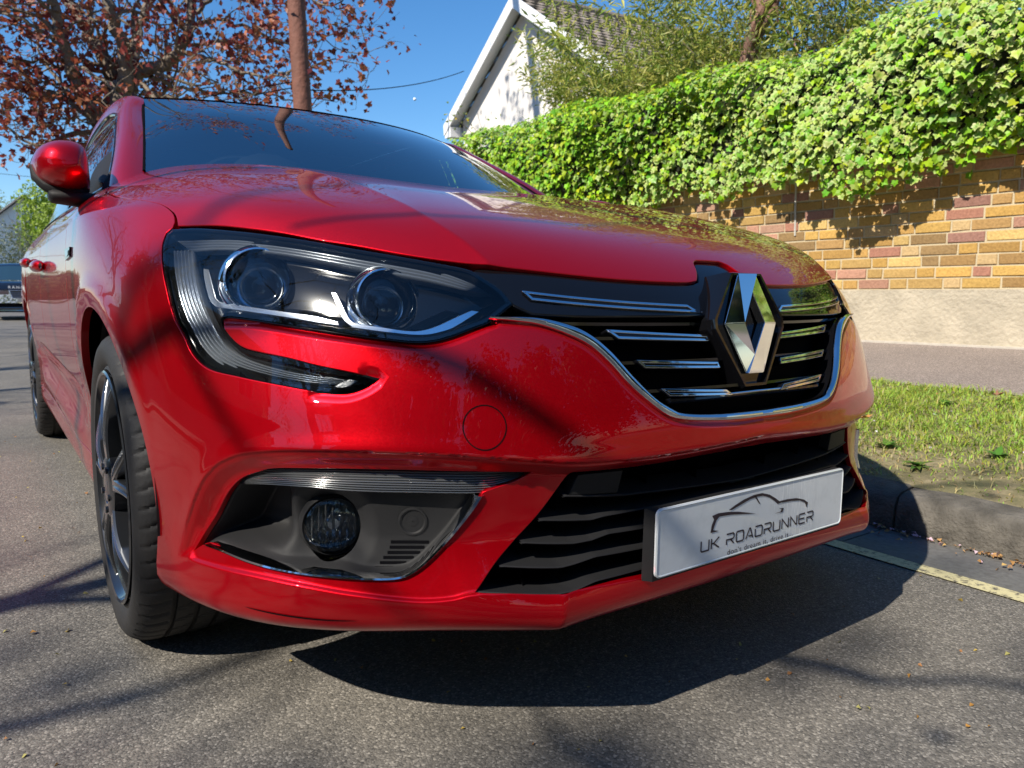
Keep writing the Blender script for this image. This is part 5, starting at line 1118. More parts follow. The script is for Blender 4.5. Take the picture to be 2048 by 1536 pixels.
# gutter: a run of long granite setts laid along the kerb
mb=MB(); y=-5.0; cg=[]
while y<26:
    l=rng.uniform(.5,.8); z0=float(road_z(.93))+.003; z1=float(road_z(1.165))+.001
    lo=[(.935,y+.003,z0),(1.165,y+.003,z1),(1.165,y+l-.003,z1),(.935,y+l-.003,z0)]
    dz=rng.uniform(-.002,.002); V=[(a,b,c+dz) for a,b,c in lo]+[(a,b,c-.03) for a,b,c in lo]
    mb.add(V,[(0,1,2,3),(0,4,5,1),(1,5,6,2),(2,6,7,3),(3,7,4,0)]); c=rng.uniform(.10,.19); cg+= [(c,c*.98,c*.93)]*8; y+=l
o=mb.build('gutter',attrmat('sett_stone',.7,bump=(60,.6,.004))); me=o.data; at=me.color_attributes.new('Col','FLOAT_COLOR','POINT'); cc=np.ones((len(cg),4),np.float32); cc[:,:3]=cg; at.data.foreach_set('color',cc.ravel()); tag(o,kind='structure')
sheet('gutter_bed',[.92,1.3],ys,lambda X,Y:road_z(X)-.012,P('wet_grit',(.03,.027,.024),.8))
# yellow line, worn
def yellow():
    m,nt,b=newmat('worn_yellow_paint'); N=nt.nodes.new; L=nt.links.new; tc=N('ShaderNodeTexCoord')
    n=N('ShaderNodeTexNoise'); n.inputs['Scale'].default_value=55; n.inputs['Detail'].default_value=8; n.inputs['Roughness'].default_value=.7; L(tc.outputs['Object'],n.inputs['Vector'])
    r=N('ShaderNodeValToRGB'); r.color_ramp.elements[0].position=.36; r.color_ramp.elements[0].color=(.09,.08,.07,1); r.color_ramp.elements[1].position=.50; r.color_ramp.elements[1].color=(.56,.50,.28,1); L(n.outputs['Fac'],r.inputs[0]); L(r.outputs[0],b.inputs['Base Color'])
    b.inputs['Roughness'].default_value=.6; bn=N('ShaderNodeBump'); bn.inputs['Strength'].default_value=.5; bn.inputs['Distance'].default_value=.003; L(n.outputs['Fac'],bn.inputs['Height']); L(bn.outputs[0],b.inputs['Normal']); return m
ya=np.arange(-5,26,.25); jl=.872+rng.normal(0,.0015,len(ya)); jr=.930+rng.normal(0,.0015,len(ya))
V=np.vstack([np.stack([jl,ya,road_z(jl)+.004],1),np.stack([jr,ya,road_z(jr)+.004],1)]); k=np.arange(len(ya)-1); o=fast('road_marking',V,np.stack([k,k+len(ya),k+len(ya)+1,k+1],1),yellow()); tag(o,'worn yellow no-parking line painted beside the gutter','road marking')
# kerb stones
KM=P('weathered_granite_kerb',(.115,.105,.09),.85,spec=.2,bump=(110,1.0,.008),noise=(17,.9)); y=-1.47; k=0
while y<22:
    l=.915; zt=ZK+.118; prof=[(1.170,ZK-.05),(1.172,ZK+.02),(1.180,zt-.040),(1.196,zt-.012),(1.222,zt),(1.300,zt+.002),(1.300,ZK-.05)]; n=len(prof); yy=np.linspace(y+.004,y+l-.004,12); V=[]
    for i,q in enumerate(yy):
        e=.0 if 0<i<11 else .004
        V.append([(a+e+rng.normal(0,.0012),q,b-e+rng.normal(0,.0012)) for a,b in prof])
    V=np.array(V); mb=MB(); mb.add(V.reshape(-1,3),gridq(12,n)); 
    for i in (0,11): mb.add(V[i],None,[(0,j,j+1) for j in range(1,n-1)])
    o=mb.build('kerb_stone',KM,None,True,auto=40); near=(y<3)
    tag(o,{0:'granite kerb stone beyond the right edge of the frame, before the first joint',1:'granite kerb stone cut by the right edge of the frame',2:'granite kerb stone in the shadow of the car beside the front bumper'}.get(k,'granite kerb stone hidden behind the red car along the verge'),'kerb stone','kerb stones along the verge'); y+=l; k+=1
    if k>16: break
# verge, footpath
ZF=.135
def verge_z(X,Y):
    t=np.clip((X-1.25)/1.45,0,1); return (ZK+.112)+(ZF-.004-(ZK+.112))*t**.8+.012*np.sin(X*9+Y*3)*np.sin(Y*5.3)*np.clip(t*8,0,1)*np.clip((1-t)*8,0,1)
def soil():
    m,nt,b=newmat('trodden_verge_soil'); N=nt.nodes.new; L=nt.links.new; tc=N('ShaderNodeTexCoord'); n=N('ShaderNodeTexNoise'); n.inputs['Scale'].default_value=9; n.inputs['Detail'].default_value=9; n.inputs['Roughness'].default_value=.75; L(tc.outputs['Object'],n.inputs['Vector'])
    r=N('ShaderNodeValToRGB'); e=r.color_ramp.elements; e[0].position=.3; e[0].color=(.09,.10,.04,1); e[1].position=.7; e[1].color=(.36,.29,.18,1); q=e.new(.5); q.color=(.20,.17,.085,1); L(n.outputs['Fac'],r.inputs[0]); L(r.outputs[0],b.inputs['Base Color']); b.inputs['Roughness'].default_value=.9
    bn=N('ShaderNodeBump'); bn.inputs['Distance'].default_value=.02; L(n.outputs['Fac'],bn.inputs['Height']); L(bn.outputs[0],b.inputs['Normal']); return m
sheet('verge_soil',np.linspace(1.29,2.76,50),np.r_[-12,np.arange(-4,9,.04),12,20,60,200],verge_z,soil())
M_path=node_asphalt('footpath_tarmac',(.27,.225,.200),(.18,.145,.13),(.38,.33,.30),200,.2,.2)
sheet('footpath',np.linspace(2.74,4.5,8),ys,lambda X,Y:ZF+.045*(X-2.74)/1.5+0*Y,M_path)
sheet('far_ground',[-260,-60,-20,-14,-8,-5.9],ys,lambda X,Y:-.10+0*X,P('dull_ground',(.10,.11,.06),.95,noise=(.6,.4)))
sheet('garden_ground',[4.45,8,20,60,260],ys,lambda X,Y:.16+0*X,P('garden_soil',(.07,.08,.03),.95,noise=(2,.4)))
sheet('far_footpath',[-8.0,-5.72],ys,lambda X,Y:.04+0*X,M_path)
# ---- grass: blades in tufts, sparse and dry near the kerb
n=120000; X=1.30+1.46*rng.random(n)**.9; Y=-1.6+7.4*rng.random(n)**1.15
def fbm(x,y,s): return (np.sin(x*s+1.3*np.sin(y*s*.7))+np.sin(y*s*1.3+2*np.sin(x*s*.6+1))+np.sin((x+y)*s*2.1))/3
den=.55+.55*fbm(X,Y,4.0)+.9*np.clip((X-1.55)/.7,-.5,1); keep=rng.random(n)<np.clip(den*.7,.30,.85); X,Y=X[keep],Y[keep]; n=len(X)
edge=np.clip((X-1.35)/.7,0,1); h=rng.uniform(.009,.038,n)*(.70+.52*edge)*(1+.45*fbm(X,Y,7)); tall=rng.random(n)<.01; h[tall]*=2.0
a=rng.uniform(0,2*math.pi,n); ln=rng.uniform(.3,2.0,n); w_=rng.uniform(.0012,.0026,n)*(1+.5*(rng.random(n)<.15))
Z=verge_z(X,Y)-.004; d=np.stack([np.cos(a),np.sin(a),0*a],1); s_=np.stack([-np.sin(a),np.cos(a),0*a],1); b0=np.stack([X,Y,Z],1)
p0=b0-s_*w_[:,None];p1=b0+s_*w_[:,None]; mid=b0+d*(h*ln*.35)[:,None]+np.array([0,0,1])*(h*.62)[:,None]; p2=mid-s_*(w_*.8)[:,None];p3=mid+s_*(w_*.8)[:,None]; tip=b0+d*(h*ln)[:,None]+np.array([0,0,1])*(h*(1.02-.25*ln))[:,None]
V=np.stack([p0,p1,p3,p2,tip],1).reshape(-1,3); i=np.arange(n)*5
dry=(rng.random(n)<np.clip(.60-.56*edge+.12*fbm(X,Y,5),.04,.8)); g=np.stack([rng.uniform(.26,.42,n),rng.uniform(.36,.54,n),rng.uniform(.04,.09,n)],1); g[dry]=np.stack([rng.uniform(.40,.56,dry.sum()),rng.uniform(.34,.46,dry.sum()),rng.uniform(.15,.22,dry.sum())],1)
M_grass=attrmat('grass_blades',.55,.35)
o=fast('grass',V,[np.stack([i,i+1,i+2,i+3],1),np.stack([i+3,i+2,i+4],1)],M_grass,None,True,None,np.repeat(g,5,0)); tag(o,kind='stuff')
# broad-leaved weeds
def leafquads(C,D,U,L_,Wd,fold=.25):
    """pointed leaves: C base, D direction, U up; returns V (n*6), tris"""
    S_=np.cross(D,U); L_=L_[:,None];Wd=Wd[:,None]
    p=[C,C+D*L_*.35+S_*Wd+U*Wd*fold,C+D*L_*.35-S_*Wd+U*Wd*fold,C+D*L_*.45,C+D*L_-U*L_*.15]
    V=np.stack(p,1); n=len(C); i=np.arange(n)*5; T=np.concatenate([np.stack([i,i+1,i+3],1),np.stack([i,i+3,i+2],1),np.stack([i+1,i+4,i+3],1),np.stack([i+3,i+4,i+2],1)]); return V.reshape(-1,3),T
def norm(a): return a/(np.linalg.norm(a,axis=-1,keepdims=True)+1e-9)
for wx,wy,wl in ((1.52,.98,'broad green weed rosette on bare soil nearest the car'),(1.62,.62,'broad green weed rosette on bare soil a step right of the first'),(1.75,.30,'broad green weed rosette near the kerb joint'),(2.35,.75,'broad green weed rosette in the thick grass by the footpath'),(1.44,.42,'small green weed rosette right behind the kerb'),(1.95,1.25,'broad green weed rosette in the middle of the verge')):
    m_=16; a=rng.uniform(0,6.28,m_); D=norm(np.stack([np.cos(a),np.sin(a),rng.uniform(.1,.8,m_)],1)); C=np.tile([wx,wy,float(verge_z(np.array(wx),np.array(wy)))+.006],(m_,1)); Uv=norm(np.cross(np.cross(D,[0,0,1.]),D))
    V,T=leafquads(C,D,Uv,rng.uniform(.03,.065,m_),rng.uniform(.008,.014,m_)); g=np.repeat(np.stack([rng.uniform(.07,.12,m_),rng.uniform(.17,.26,m_),rng.uniform(.02,.04,m_)],1),5,0)
    o=fast('verge_weed',V,T,M_grass,None,True,None,g); tag(o,wl,'weed','weeds in the verge')
# brown leaves lying on the grass
def maple(sz,curl,rs):
    k=np.arange(14); r=np.where(k%2==0,1.0,.45)*rs.uniform(.8,1.1,14); a=k*2*math.pi/14; V=np.vstack([[0,0,0],np.stack([r*np.cos(a)*sz,r*np.sin(a)*sz,curl*sz*np.abs(np.sin(a*1.5))*r],1)]); T=[(0,i+1,(i+1)%14+1) for i in range(14)]; return V,np.array(T)
for i,(lx,ly,sz,col,lb) in enumerate(((2.52,1.30,.035,(.30,.13,.06),'curled brown leaf on the far side of the verge, nearest the car'),(2.55,.62,.035,(.24,.11,.06),'curled brown leaf near the footpath edge, nearest the frame edge'),(1.90,.86,.032,(.45,.17,.05),'orange-brown leaf in the middle of the verge grass'),(1.93,.93,.022,(.40,.20,.06),'small tan leaf touching the orange-brown leaf'))):
    V,T=maple(sz,.7,rng); V=V@rotz(i*1.3).T+[lx,ly,float(verge_z(np.array(lx),np.array(ly)))+.035]; o=fast('fallen_leaf',V,T,P('dead_leaf',col,.7,noise=(60,.3)),None,False); tag(o,lb,'leaf','brown leaves lying on the verge')
# litter of blossom: petals in the gutter, bud scales on the road
def litter(name,X,Y,Z,size,pal,mat,flat=.25):
    n=len(X); a=rng.uniform(0,6.28,n); D=norm(np.stack([np.cos(a),np.sin(a),rng.uniform(-flat,flat,n)],1)); U=norm(np.stack([rng.normal(0,flat,n),rng.normal(0,flat,n),np.ones(n)],1)); V,T=leafquads(np.stack([X,Y,Z],1),D,U,size,size*rng.uniform(.25,.5,n),.5)
    c=np.array(pal)[rng.integers(0,len(pal),n)]*rng.uniform(.8,1.15,(n,1)); o=fast(name,V,T,mat,None,True,None,np.repeat(c,5,0)); return tag(o,kind='stuff')
M_lit=attrmat('petals_and_bud_scales',.7,.2)
n=1100; Y=-1.2+5*rng.random(n); X=1.166-np.abs(rng.normal(0,.016,n)); X[rng.random(n)<.12]-=.08
litter('gutter_petals',X,Y,road_z(X)+.007+rng.random(n)*.006,rng.uniform(.008,.020,n),[(.62,.42,.50),(.45,.26,.10),(.60,.45,.5),(.30,.17,.08),(.42,.22,.07),(.55,.36,.12)],M_lit,.5)
n=520; X=rng.uniform(-2.2,.9,n); Y=-.72+4.5*rng.random(n)**1.3; litter('bud_scales',X,Y,road_z(X)+.003,rng.uniform(.006,.015,n),[(.45,.32,.06),(.40,.20,.04),(.30,.14,.05),(.42,.38,.12)],M_lit,.5)
n=110; X=rng.uniform(1.3,2.7,n); Y=rng.uniform(-.5,3.5,n); litter('petals_on_grass',X,Y,verge_z(X,Y)+rng.uniform(.01,.035,n),rng.uniform(.008,.016,n),[(.66,.56,.64),(.7,.66,.68),(.45,.25,.08)],M_lit,.6)
# ---- brick wall: every brick a block, Flemish bond, stock yellows and reds
WX=4.23; wall=empty('garden_wall',(0,0,0),'yellow and red stock brick wall on a rendered plinth, behind the footpath','wall')
def wallx(y): return WX-.053*(y-1.9)-.0
PL=[(.56,.34,.10),(.47,.28,.09),(.61,.42,.16),(.41,.25,.10),(.54,.38,.19),(.51,.33,.12),(.34,.22,.10),(.57,.36,.11)]; PRD=[(.42,.20,.14),(.48,.26,.18),(.34,.18,.14),(.50,.30,.21)]
V=[];Q=[];Cc=[];z=.565;row=0; NB=0
base=np.array([[a,b,c] for a in (0,1) for b in (0,1) for c in (0,1)],float); fq=np.array([(0,1,3,2),(4,6,7,5),(0,4,5,1),(2,3,7,6),(0,2,6,4),(1,5,7,3)])
RA=math.atan(.053)
while z<1.95:
    y=-4.0+(.0 if row%2 else .165)+rng.uniform(-.02,.02); i=0
    while y<16:
        st=rng.random()<.62; L_=(.222 if st else .108)*rng.uniform(.95,1.04)
        if i%2==0: L_=.222*rng.uniform(.96,1.03)
        else: L_=.108*rng.uniform(.95,1.05) if rng.random()<.75 else .222
        hgt=.064*rng.uniform(.96,1.03); pr=rng.uniform(-.003,.003)
        m_=4; yy=np.linspace(y,y+L_,m_); zz=[z,z+hgt]
        b=[]; e=.0035
        # front face ring with a worn arris
        ring=[(0,y,z),(0,y+L_,z),(0,y+L_,z+hgt),(0,y,z+hgt)]; ri=[(-.006+pr,y+e,z+e),(-.006+pr,y+L_-e,z+e),(-.006+pr,y+L_-e,z+hgt-e),(-.006+pr,y+e,z+hgt-e)]
        W8=np.array(ring+ri)+rng.normal(0,.0011,(8,3)); W8[:,0]+=wallx(W8[:,1])
        V.append(W8); Q.append(np.array([(0,1,5,4),(1,2,6,5),(2,3,7,6),(3,0,4,7),(4,5,6,7)])[:,::-1]+NB*8); NB+=1
        red=rng.random()<.16; c=np.array((PRD if red else PL)[rng.integers(0,4 if red else 8)])*rng.uniform(.82,1.12); Cc+= [c]*8
        y+=L_+.0105; i+=1
    z+=.0750; row+=1
fast('bricks',np.concatenate(V),np.concatenate(Q),attrmat('stock_brick',.85,bump=(70,.7,.005),spec=.2),wall,False,None,np.array(Cc))
def slab(name,x0,x1,y0,y1,z0,z1,mat,parent,nx=2,seg=60):
    yy=np.linspace(y0,y1,seg); V=[]
    for y in yy: V.append([(wallx(y)+x0,y,z0),(wallx(y)+x0,y,z1),(wallx(y)+x1,y,z1),(wallx(y)+x1,y,z0)])
    V=np.array(V); mb=MB(); mb.add(np.concatenate([V,V[:,:1]],1).reshape(-1,3),gridq(seg,5)); mb.add(V[0],[(0,1,2,3)]); mb.add(V[-1],[(3,2,1,0)]); return mb.build(name,mat,parent)
slab('mortar',.0015,.22,-4,16,.5,2.0,P('lime_mortar',(.50,.42,.28),.95,bump=(120,.6,.004),noise=(14,.15)),wall)
slab('rendered_plinth',-.012,.20,-4,16,.10,.556,P('pale_cement_render',(.43,.375,.285),.9,bump=(38,.8,.014),noise=(7,.35)),wall)
slab('base_fillet',-.035,.0,-4,16,.10,.192,P('cement_fillet',(.46,.42,.36),.9,bump=(60,.6,.006),noise=(20,.25)),wall)
mb=MB(); yy=2.72; mb.tube([(wallx(yy)-.010,yy,.98),(wallx(yy)-.012,yy,1.9)],.0075,8); mb.build('cable_conduit',P('grey_conduit',(.5,.48,.44),.5),wall,True)
# ---- ivy
IV=empty('ivy_hedge',(WX,5,1.9),'thick green and cream ivy draped over the top of the brick wall','ivy')
def ivy_leaf(n):
    """five-lobed leaf outline, folded along its rib, unit size"""
    P_=np.array([(0,-.02),(.26,-.18),(.52,-.08),(.48,.24),(.60,.50),(.33,.60),(0,1.02),(-.33,.60),(-.60,.50),(-.48,.24),(-.52,-.08),(-.26,-.18)]); m=np.array([(0,.30)])
    pts=np.vstack([P_,m]); z=np.abs(pts[:,0])*.28-.12*(pts[:,1]>.9); return np.column_stack([pts,z]),np.array([(12,i,(i+1)%12) for i in range(12)])
LV,LT=ivy_leaf(0)
def wallsurf(s,t):
    """s along, t 0..1 from the hanging hem up the face and over the top"""
    return None
def scatter(LV,LT,C,Nn,T_,size,colc,cole,name,mat,parent,mc=None):
    """C centres, Nn leaf normal, T_ tip direction"""
    T_=norm(T_-Nn*(T_*Nn).sum(1,keepdims=True)); B_=np.cross(T_,Nn); n=len(C); k=len(LV)
    V=(C[:,None]+size[:,None,None]*(LV[None,:,0:1]*B_[:,None]+LV[None,:,1:2]*T_[:,None]+LV[None,:,2:3]*Nn[:,None])).reshape(-1,3)
    F=(LT[None]+np.arange(n)[:,None,None]*k).reshape(-1,LT.shape[1]); col=np.repeat(cole[:,None],k,1); col[:,-1]=colc
    if k==13: 
        col[:,[0,3,5,7,9]]=(.5*cole+.5*colc)[:,None]
    return fast(name,V,F,mat,parent,False,None,col.reshape(-1,3))
def ivy(n,seed):
    r=np.random.default_rng(seed); y=-3.2+17.5*r.random(n)**1.25; t=r.random(n)
    # hem height, wavy ; face bulge
    hem=1.36+.085*np.sin(y*2.1+.5)+.05*np.sin(y*5.3)+.03*np.sin(y*11)-.10*np.clip((y-2.6),0,1.6)/1.6+.06*np.clip((y-4.5)/2,0,1)
    topz=2.42+.05*np.sin(y*1.3)+.04*np.sin(y*3.7+1); 
    face=t<.60; tf=t/.60; over=(t-.60)/.40
    z=np.where(face,hem+(topz-.15-hem)*tf**.95,topz-.15+.15*np.sin(np.clip(over*2.2,0,1)*math.pi/2)); bul=.30+.10*np.sin(y*1.7+z*3)+.06*np.sin(y*4.1-z*5)+.035*np.sin(y*9+z*11)
    bul=bul*np.where(face,.72+.28*np.sin(np.clip(tf*1.25,0,1)*math.pi/2),1-.0*over)
    x=wallx(y)-np.where(face,bul,bul-over*(.95+.3)); N0=np.where(face[:,None],np.stack([-np.ones(n),0*y,.25+.5*tf],1),np.stack([-.45+.4*over,0*y,np.ones(n)],1))
    C=np.stack([x,y,z],1)+norm(N0)*(-np.abs(r.normal(0,.05,n))+.02)[:,None]+r.normal(0,.012,(n,3))
    N_=norm(norm(N0)+r.normal(0,.33,(n,3))+np.array([-.15,-.10,.15])); T_=norm(np.stack([r.normal(-.15,.45,n),r.normal(0,.55,n),-np.ones(n)*.9],1)); size=r.uniform(.020,.056,n)
    pat=.5+.5*np.sin(y*1.1+z*2.2+1.0)+.5*np.clip((3.6-y)/3,-.6,.9); var=r.random(n)<np.clip(.12+.62*pat*.8,.05,.85)
    gc=np.stack([r.uniform(.14,.24,n),r.uniform(.28,.44,n),r.uniform(.012,.03,n)],1); young=r.random(n)<.35; gc[young]*=np.array([1.9,1.5,1.0])
    ge=gc.copy(); ge[var]=np.stack([r.uniform(.50,.66,var.sum()),r.uniform(.56,.70,var.sum()),r.uniform(.20,.32,var.sum())],1); gc[var]*=np.array([.9,1.0,1.4])
    return C,N_,T_,size,gc,ge
M_ivy=attrmat('ivy_leaf',.48,.30,.35)
C,N_,T_,sz,gc,ge=ivy(50000,3); scatter(LV,LT,C,N_,T_,sz,gc,ge,'ivy_leaves',M_ivy,IV)
IV.children[0].location=-np.array(IV.location)
# dark sheet inside the ivy, shade between the leaves put into its colour
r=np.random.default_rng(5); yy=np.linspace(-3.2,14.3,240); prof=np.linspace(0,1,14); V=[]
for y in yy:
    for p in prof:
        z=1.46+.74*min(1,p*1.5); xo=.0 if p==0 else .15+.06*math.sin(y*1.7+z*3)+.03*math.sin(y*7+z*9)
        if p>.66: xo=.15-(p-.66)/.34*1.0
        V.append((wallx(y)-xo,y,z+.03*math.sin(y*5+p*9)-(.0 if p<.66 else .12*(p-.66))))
o=fast('ivy_shade_core',np.array(V)-np.array(IV.location),gridq(240,14),P('ivy_wood_and_shade',(.018,.022,.010),.9,bump=(30,1,.03)),IV,True)
mb=MB()
for k in range(26):
    y=rng.uniform(.2,6); z0=1.9; p=[(wallx(y)-.02,y,z0)]; 
    for _ in range(6): p.append((wallx(p[-1][1])-.014,p[-1][1]+rng.normal(0,.07),p[-1][2]-rng.uniform(.05,.10)))
    mb.tube(np.array(p)-np.array(IV.location),[.007,.006,.005,.004,.003,.0025,.0015],5)
mb.build('ivy_stems_on_wall',P('ivy_stem',(.10,.06,.03),.9),IV,True)
# ---- trees and shrubs -------------------------------------------------
def grow(rs,p,d,r,L_,depth,segs,ends,curl=.18,up=.10,ratio=.72,split=(2,3),rmin=.004,spread=.75):
    n=max(3,int(L_/.18)); P_=[np.array(p,float)]; R_=[r]
    d=np.array(d,float); d/=np.linalg.norm(d)
    for i in range(n):
        d=d+rs.normal(0,curl/math.sqrt(n)*1.6,3)+np.array([0,0,up/n]); d/=np.linalg.norm(d); P_.append(P_[-1]+d*L_/n); R_.append(r*(1-(1-ratio)*(i+1)/n))
    segs.append((np.array(P_),np.array(R_),depth))
    for i in range(1,n+1):
        if depth<=2: ends.append((P_[i],d.copy(),depth))
    if depth<=0: return
    k=rs.integers(split[0],split[1]+1)
    for j in range(k):
        i=n if j==0 else rs.integers(max(1,n//3),n+1); a=rs.normal(0,1,3); a-=d*(a@d); a/=np.linalg.norm(a)+1e-9; s_=spread*rs.uniform(.5,1.1) if j else spread*.35
        nd=d*math.cos(s_)+a*math.sin(s_); rr=R_[i]*(rs.uniform(.75,.9) if j==0 else rs.uniform(.45,.7))
        if rr<rmin: rr=rmin
        grow(rs,P_[i],nd,rr,L_*rs.uniform(.62,.85),depth-1,segs,ends,curl,up,ratio,split,rmin,spread)
def tubes(segs,big=9,small=5):
    mb=MB()
    for P_,R_,dp in segs: mb.tube(P_,R_,big if R_[0]>.05 else (6 if R_[0]>.015 else 4),cap=False)
    return mb
M_bark=P('tree_bark',(.19,.15,.11),.9,bump=(22,.9,.03),noise=(9,.35)); M_barkg=P('grey_bark',(.20,.18,.15),.9,bump=(18,.9,.03),noise=(8,.3))
def leafball(rs,ends,per,spread,size,pal,name,mat,parent,sub=None,drop=0.0,LV_=None,LT_=None):
    C=[]; 
    for p,d,dp in ends:
        if rs.random()<drop: continue
        m_=rs.poisson(per); C.append(p+rs.normal(0,spread,(m_,3)))
    C=np.concatenate(C); n=len(C); N_=norm(rs.normal(0,1,(n,3))+[0,0,.6]); T_=rs.normal(0,1,(n,3))+[0,0,-.5]; sz=rs.uniform(*size,n); pal=np.array(pal); c=pal[rs.integers(0,len(pal),n)]*rs.uniform(.75,1.2,(n,1))
    return scatter(LV if LV_ is None else LV_,LT if LT_ is None else LT_,C,N_,T_,sz,c,c*.9,name,mat,parent)
SV_=np.array([(0,0,0),(.30,.35,.08),(0,1,-.1),(-.30,.35,.08)],float); ST_=np.array([(0,1,2),(0,2,3)])
M_leaf=attrmat('tree_leaves',.5,.4)
# copper-leaved tree behind the car
def at_dir(px,dist):
    """a world point at a given distance along a sight line (used once, to set the tree where it stands)"""
    return None
rs=np.random.default_rng(21); ct=empty('copper_tree',TREE_BASE,'tall tree with copper-red spring leaves rising behind the red car','tree')
segs=[];ends=[]
for lim in LIMBS:
    p=np.array(lim['p'],float)-np.array(TREE_BASE); n=len(p); q=np.linspace(0,n-1,n*6); P_=nspline(np.arange(n)*1.0,p,q) if n>2 else p; R_=np.interp(q,np.arange(n),lim['r']) if n>2 else np.array(lim['r']); P_=P_+rs.normal(0,.025,P_.shape)
    segs.append((P_,R_,9))
    for i in range(4 if lim.get('main') else 2,len(P_),3 if lim.get('side') else 4):
        t=P_[min(i+1,len(P_)-1)]-P_[i-1]; t/=np.linalg.norm(t); a=rs.normal(0,1,3); a-=t*(a@t); a/=np.linalg.norm(a)
        if lim.get('trunk') : continue
        nd=t*.55+a*.85; grow(rs,P_[i],nd,max(.012,R_[i]*.38),rs.uniform(.8,1.5)*lim.get('k',1),2,segs,ends,.5,.25,.6,(2,3),.004,.85)
    ends.append((P_[-1],t,0))
    if lim.get('main') and not lim.get('trunk'): grow(rs,P_[-1],t+np.array([0,0,.5]),.05,2.2,4,segs,ends,.4,.3,.6,(2,3),.006,.7)
tubes(segs).build('trunk',M_bark,ct,True)
leafball(rs,ends,LEAFN,.12,(.065,.14),[(.32,.065,.05),(.38,.10,.055),(.24,.045,.04),(.44,.16,.08),(.20,.04,.04),(.38,.14,.06)],'crown',M_leaf,ct,drop=.34,LV_=LV*np.array([.8,.8,.8]),LT_=LT)
# trees on the near side of the street, out of the frame: they shade the road and show in the paint
def streettree(name,base,h,seed,label,leafy,col,lean=(0,0,1),r0=.2,dep=4,L0=2.6,sp=.75,drop=.2,spr=.12):
    rs=np.random.default_rng(seed); e=empty(name,base,label,'tree','street trees across the road'); segs=[];ends=[]
    P0=np.array([[0,0,-.2],[.05,0,h*.5],[.0,.05,h]]); segs.append((P0,np.array([r0*1.15,r0,r0*.85]),9))
    for k in range(4):
        a=k*math.pi/2+rs.uniform(-.4,.4); grow(rs,P0[-1],(math.cos(a)*.75,math.sin(a)*.75,1.0),r0*.6,L0*rs.uniform(.8,1.2),dep,segs,ends,.45,.25,.62,(2,3),.006,sp)
    tubes(segs).build('trunk',M_barkg,e,True)
    if leafy>0: leafball(rs,ends,leafy,spr,(.03,.06) if spr<.2 else (.08,.17),col,'crown',M_leaf,e,drop=drop,LV_=SV_*1.6,LT_=ST_)
    return e
GREENS=[(.10,.16,.03),(.14,.20,.04),(.08,.12,.02)]
streettree('street_tree',(-7.4,-1.4,0),2.6,11,'bare-limbed street tree just coming into leaf, opposite the camera',.35,GREENS,dep=4,drop=.4)
streettree('street_tree',(-7.6,6.4,0),2.6,12,'second bare-limbed street tree, opposite the red car\'s doors',.35,GREENS,dep=4,drop=.4)
streettree('street_tree',(-7.2,-8.0,0),2.8,13,'third bare-limbed street tree, behind the camera',.35,GREENS,dep=4,drop=.4)
streettree('street_tree',(-7.5,14.5,0),2.8,14,'fourth bare-limbed street tree, far up the opposite pavement',.35,GREENS,dep=4,drop=.4)
BACK=[]
tb=streettree('tall_tree',(-14.9,-3.5,0),7.0,77,'very tall bare tree behind the opposite hedge, throwing soft dapples on the road',17,GREENS,dep=5,L0=3.6,r0=.26,drop=.74,spr=.36)
del tb['group']
for i,(tx,ty,tc) in enumerate(((-9.5,-17,0),(-4.5,-19,1),(.5,-17.5,0),(5.5,-19,1),(10.5,-16,0),(-13.5,-12.5,1),(-11.2,-7.6,0),(-15.5,-8.6,1),(-9.3,-12.2,0),(-12.5,9.0,0),(-13.5,14.5,1))): BACK.append((tx,ty,tc))
# opposite side: hedge, low wall, houses (seen only as reflections)
ow=empty('low_front_wall',(0,0,0),'low grey front garden wall on the opposite side of the road','wall'); mb=MB(); mb.box((-8.3,-25,0),(-8.1,45,.75)); mb.box((-8.34,-25,.752),(-8.06,45,.80)); mb.build('wall_face',P('grey_blockwork',(.32,.29,.26),.9,bump=(20,.5,.01)),ow)
rs=np.random.default_rng(8)
def hedge(name,lo,hi,n,pal,label,size=(.05,.1)):
    e=empty(name,((lo[0]+hi[0])/2,(lo[1]+hi[1])/2,lo[2]),label,'hedge'); lo=np.array(lo,float)-np.array(e.location);hi=np.array(hi,float)-np.array(e.location)
    C=lo+(hi-lo)*rs.random((n,3)); ax=rs.integers(0,5,n); 
    C[ax==0,0]=lo[0];C[ax==1,0]=hi[0];C[ax==2,2]=hi[2];C[ax==3,1]=lo[1]; C+=rs.normal(0,.07,C.shape); C+=.12*np.sin(C[:,[1,2,0]]*2.3); N_=norm(rs.normal(0,1,(n,3))+[-.0,0,.4]); sz=rs.uniform(*size,n); c=np.array(pal)[rs.integers(0,len(pal),n)]*rs.uniform(.7,1.25,(n,1)); scatter(SV_*1.3,ST_,C,N_,rs.normal(0,1,(n,3)),sz,c,c,'foliage',M_leaf,e)
    mb=MB(); q=.18; mb.box(lo+q,hi-q); mb.build('stems_or_shade_core',P('hedge_shade',(.02,.025,.012),.95),e); return e  # dark box fills the hedge; inner shade is put into its colour
hedge('clipped_hedge',(-9.6,-14,.0),(-8.45,20,1.9),9000,[(.10,.11,.03),(.16,.12,.05),(.09,.14,.03),(.20,.13,.06)],'brown and green hedge behind the low front wall across the road')
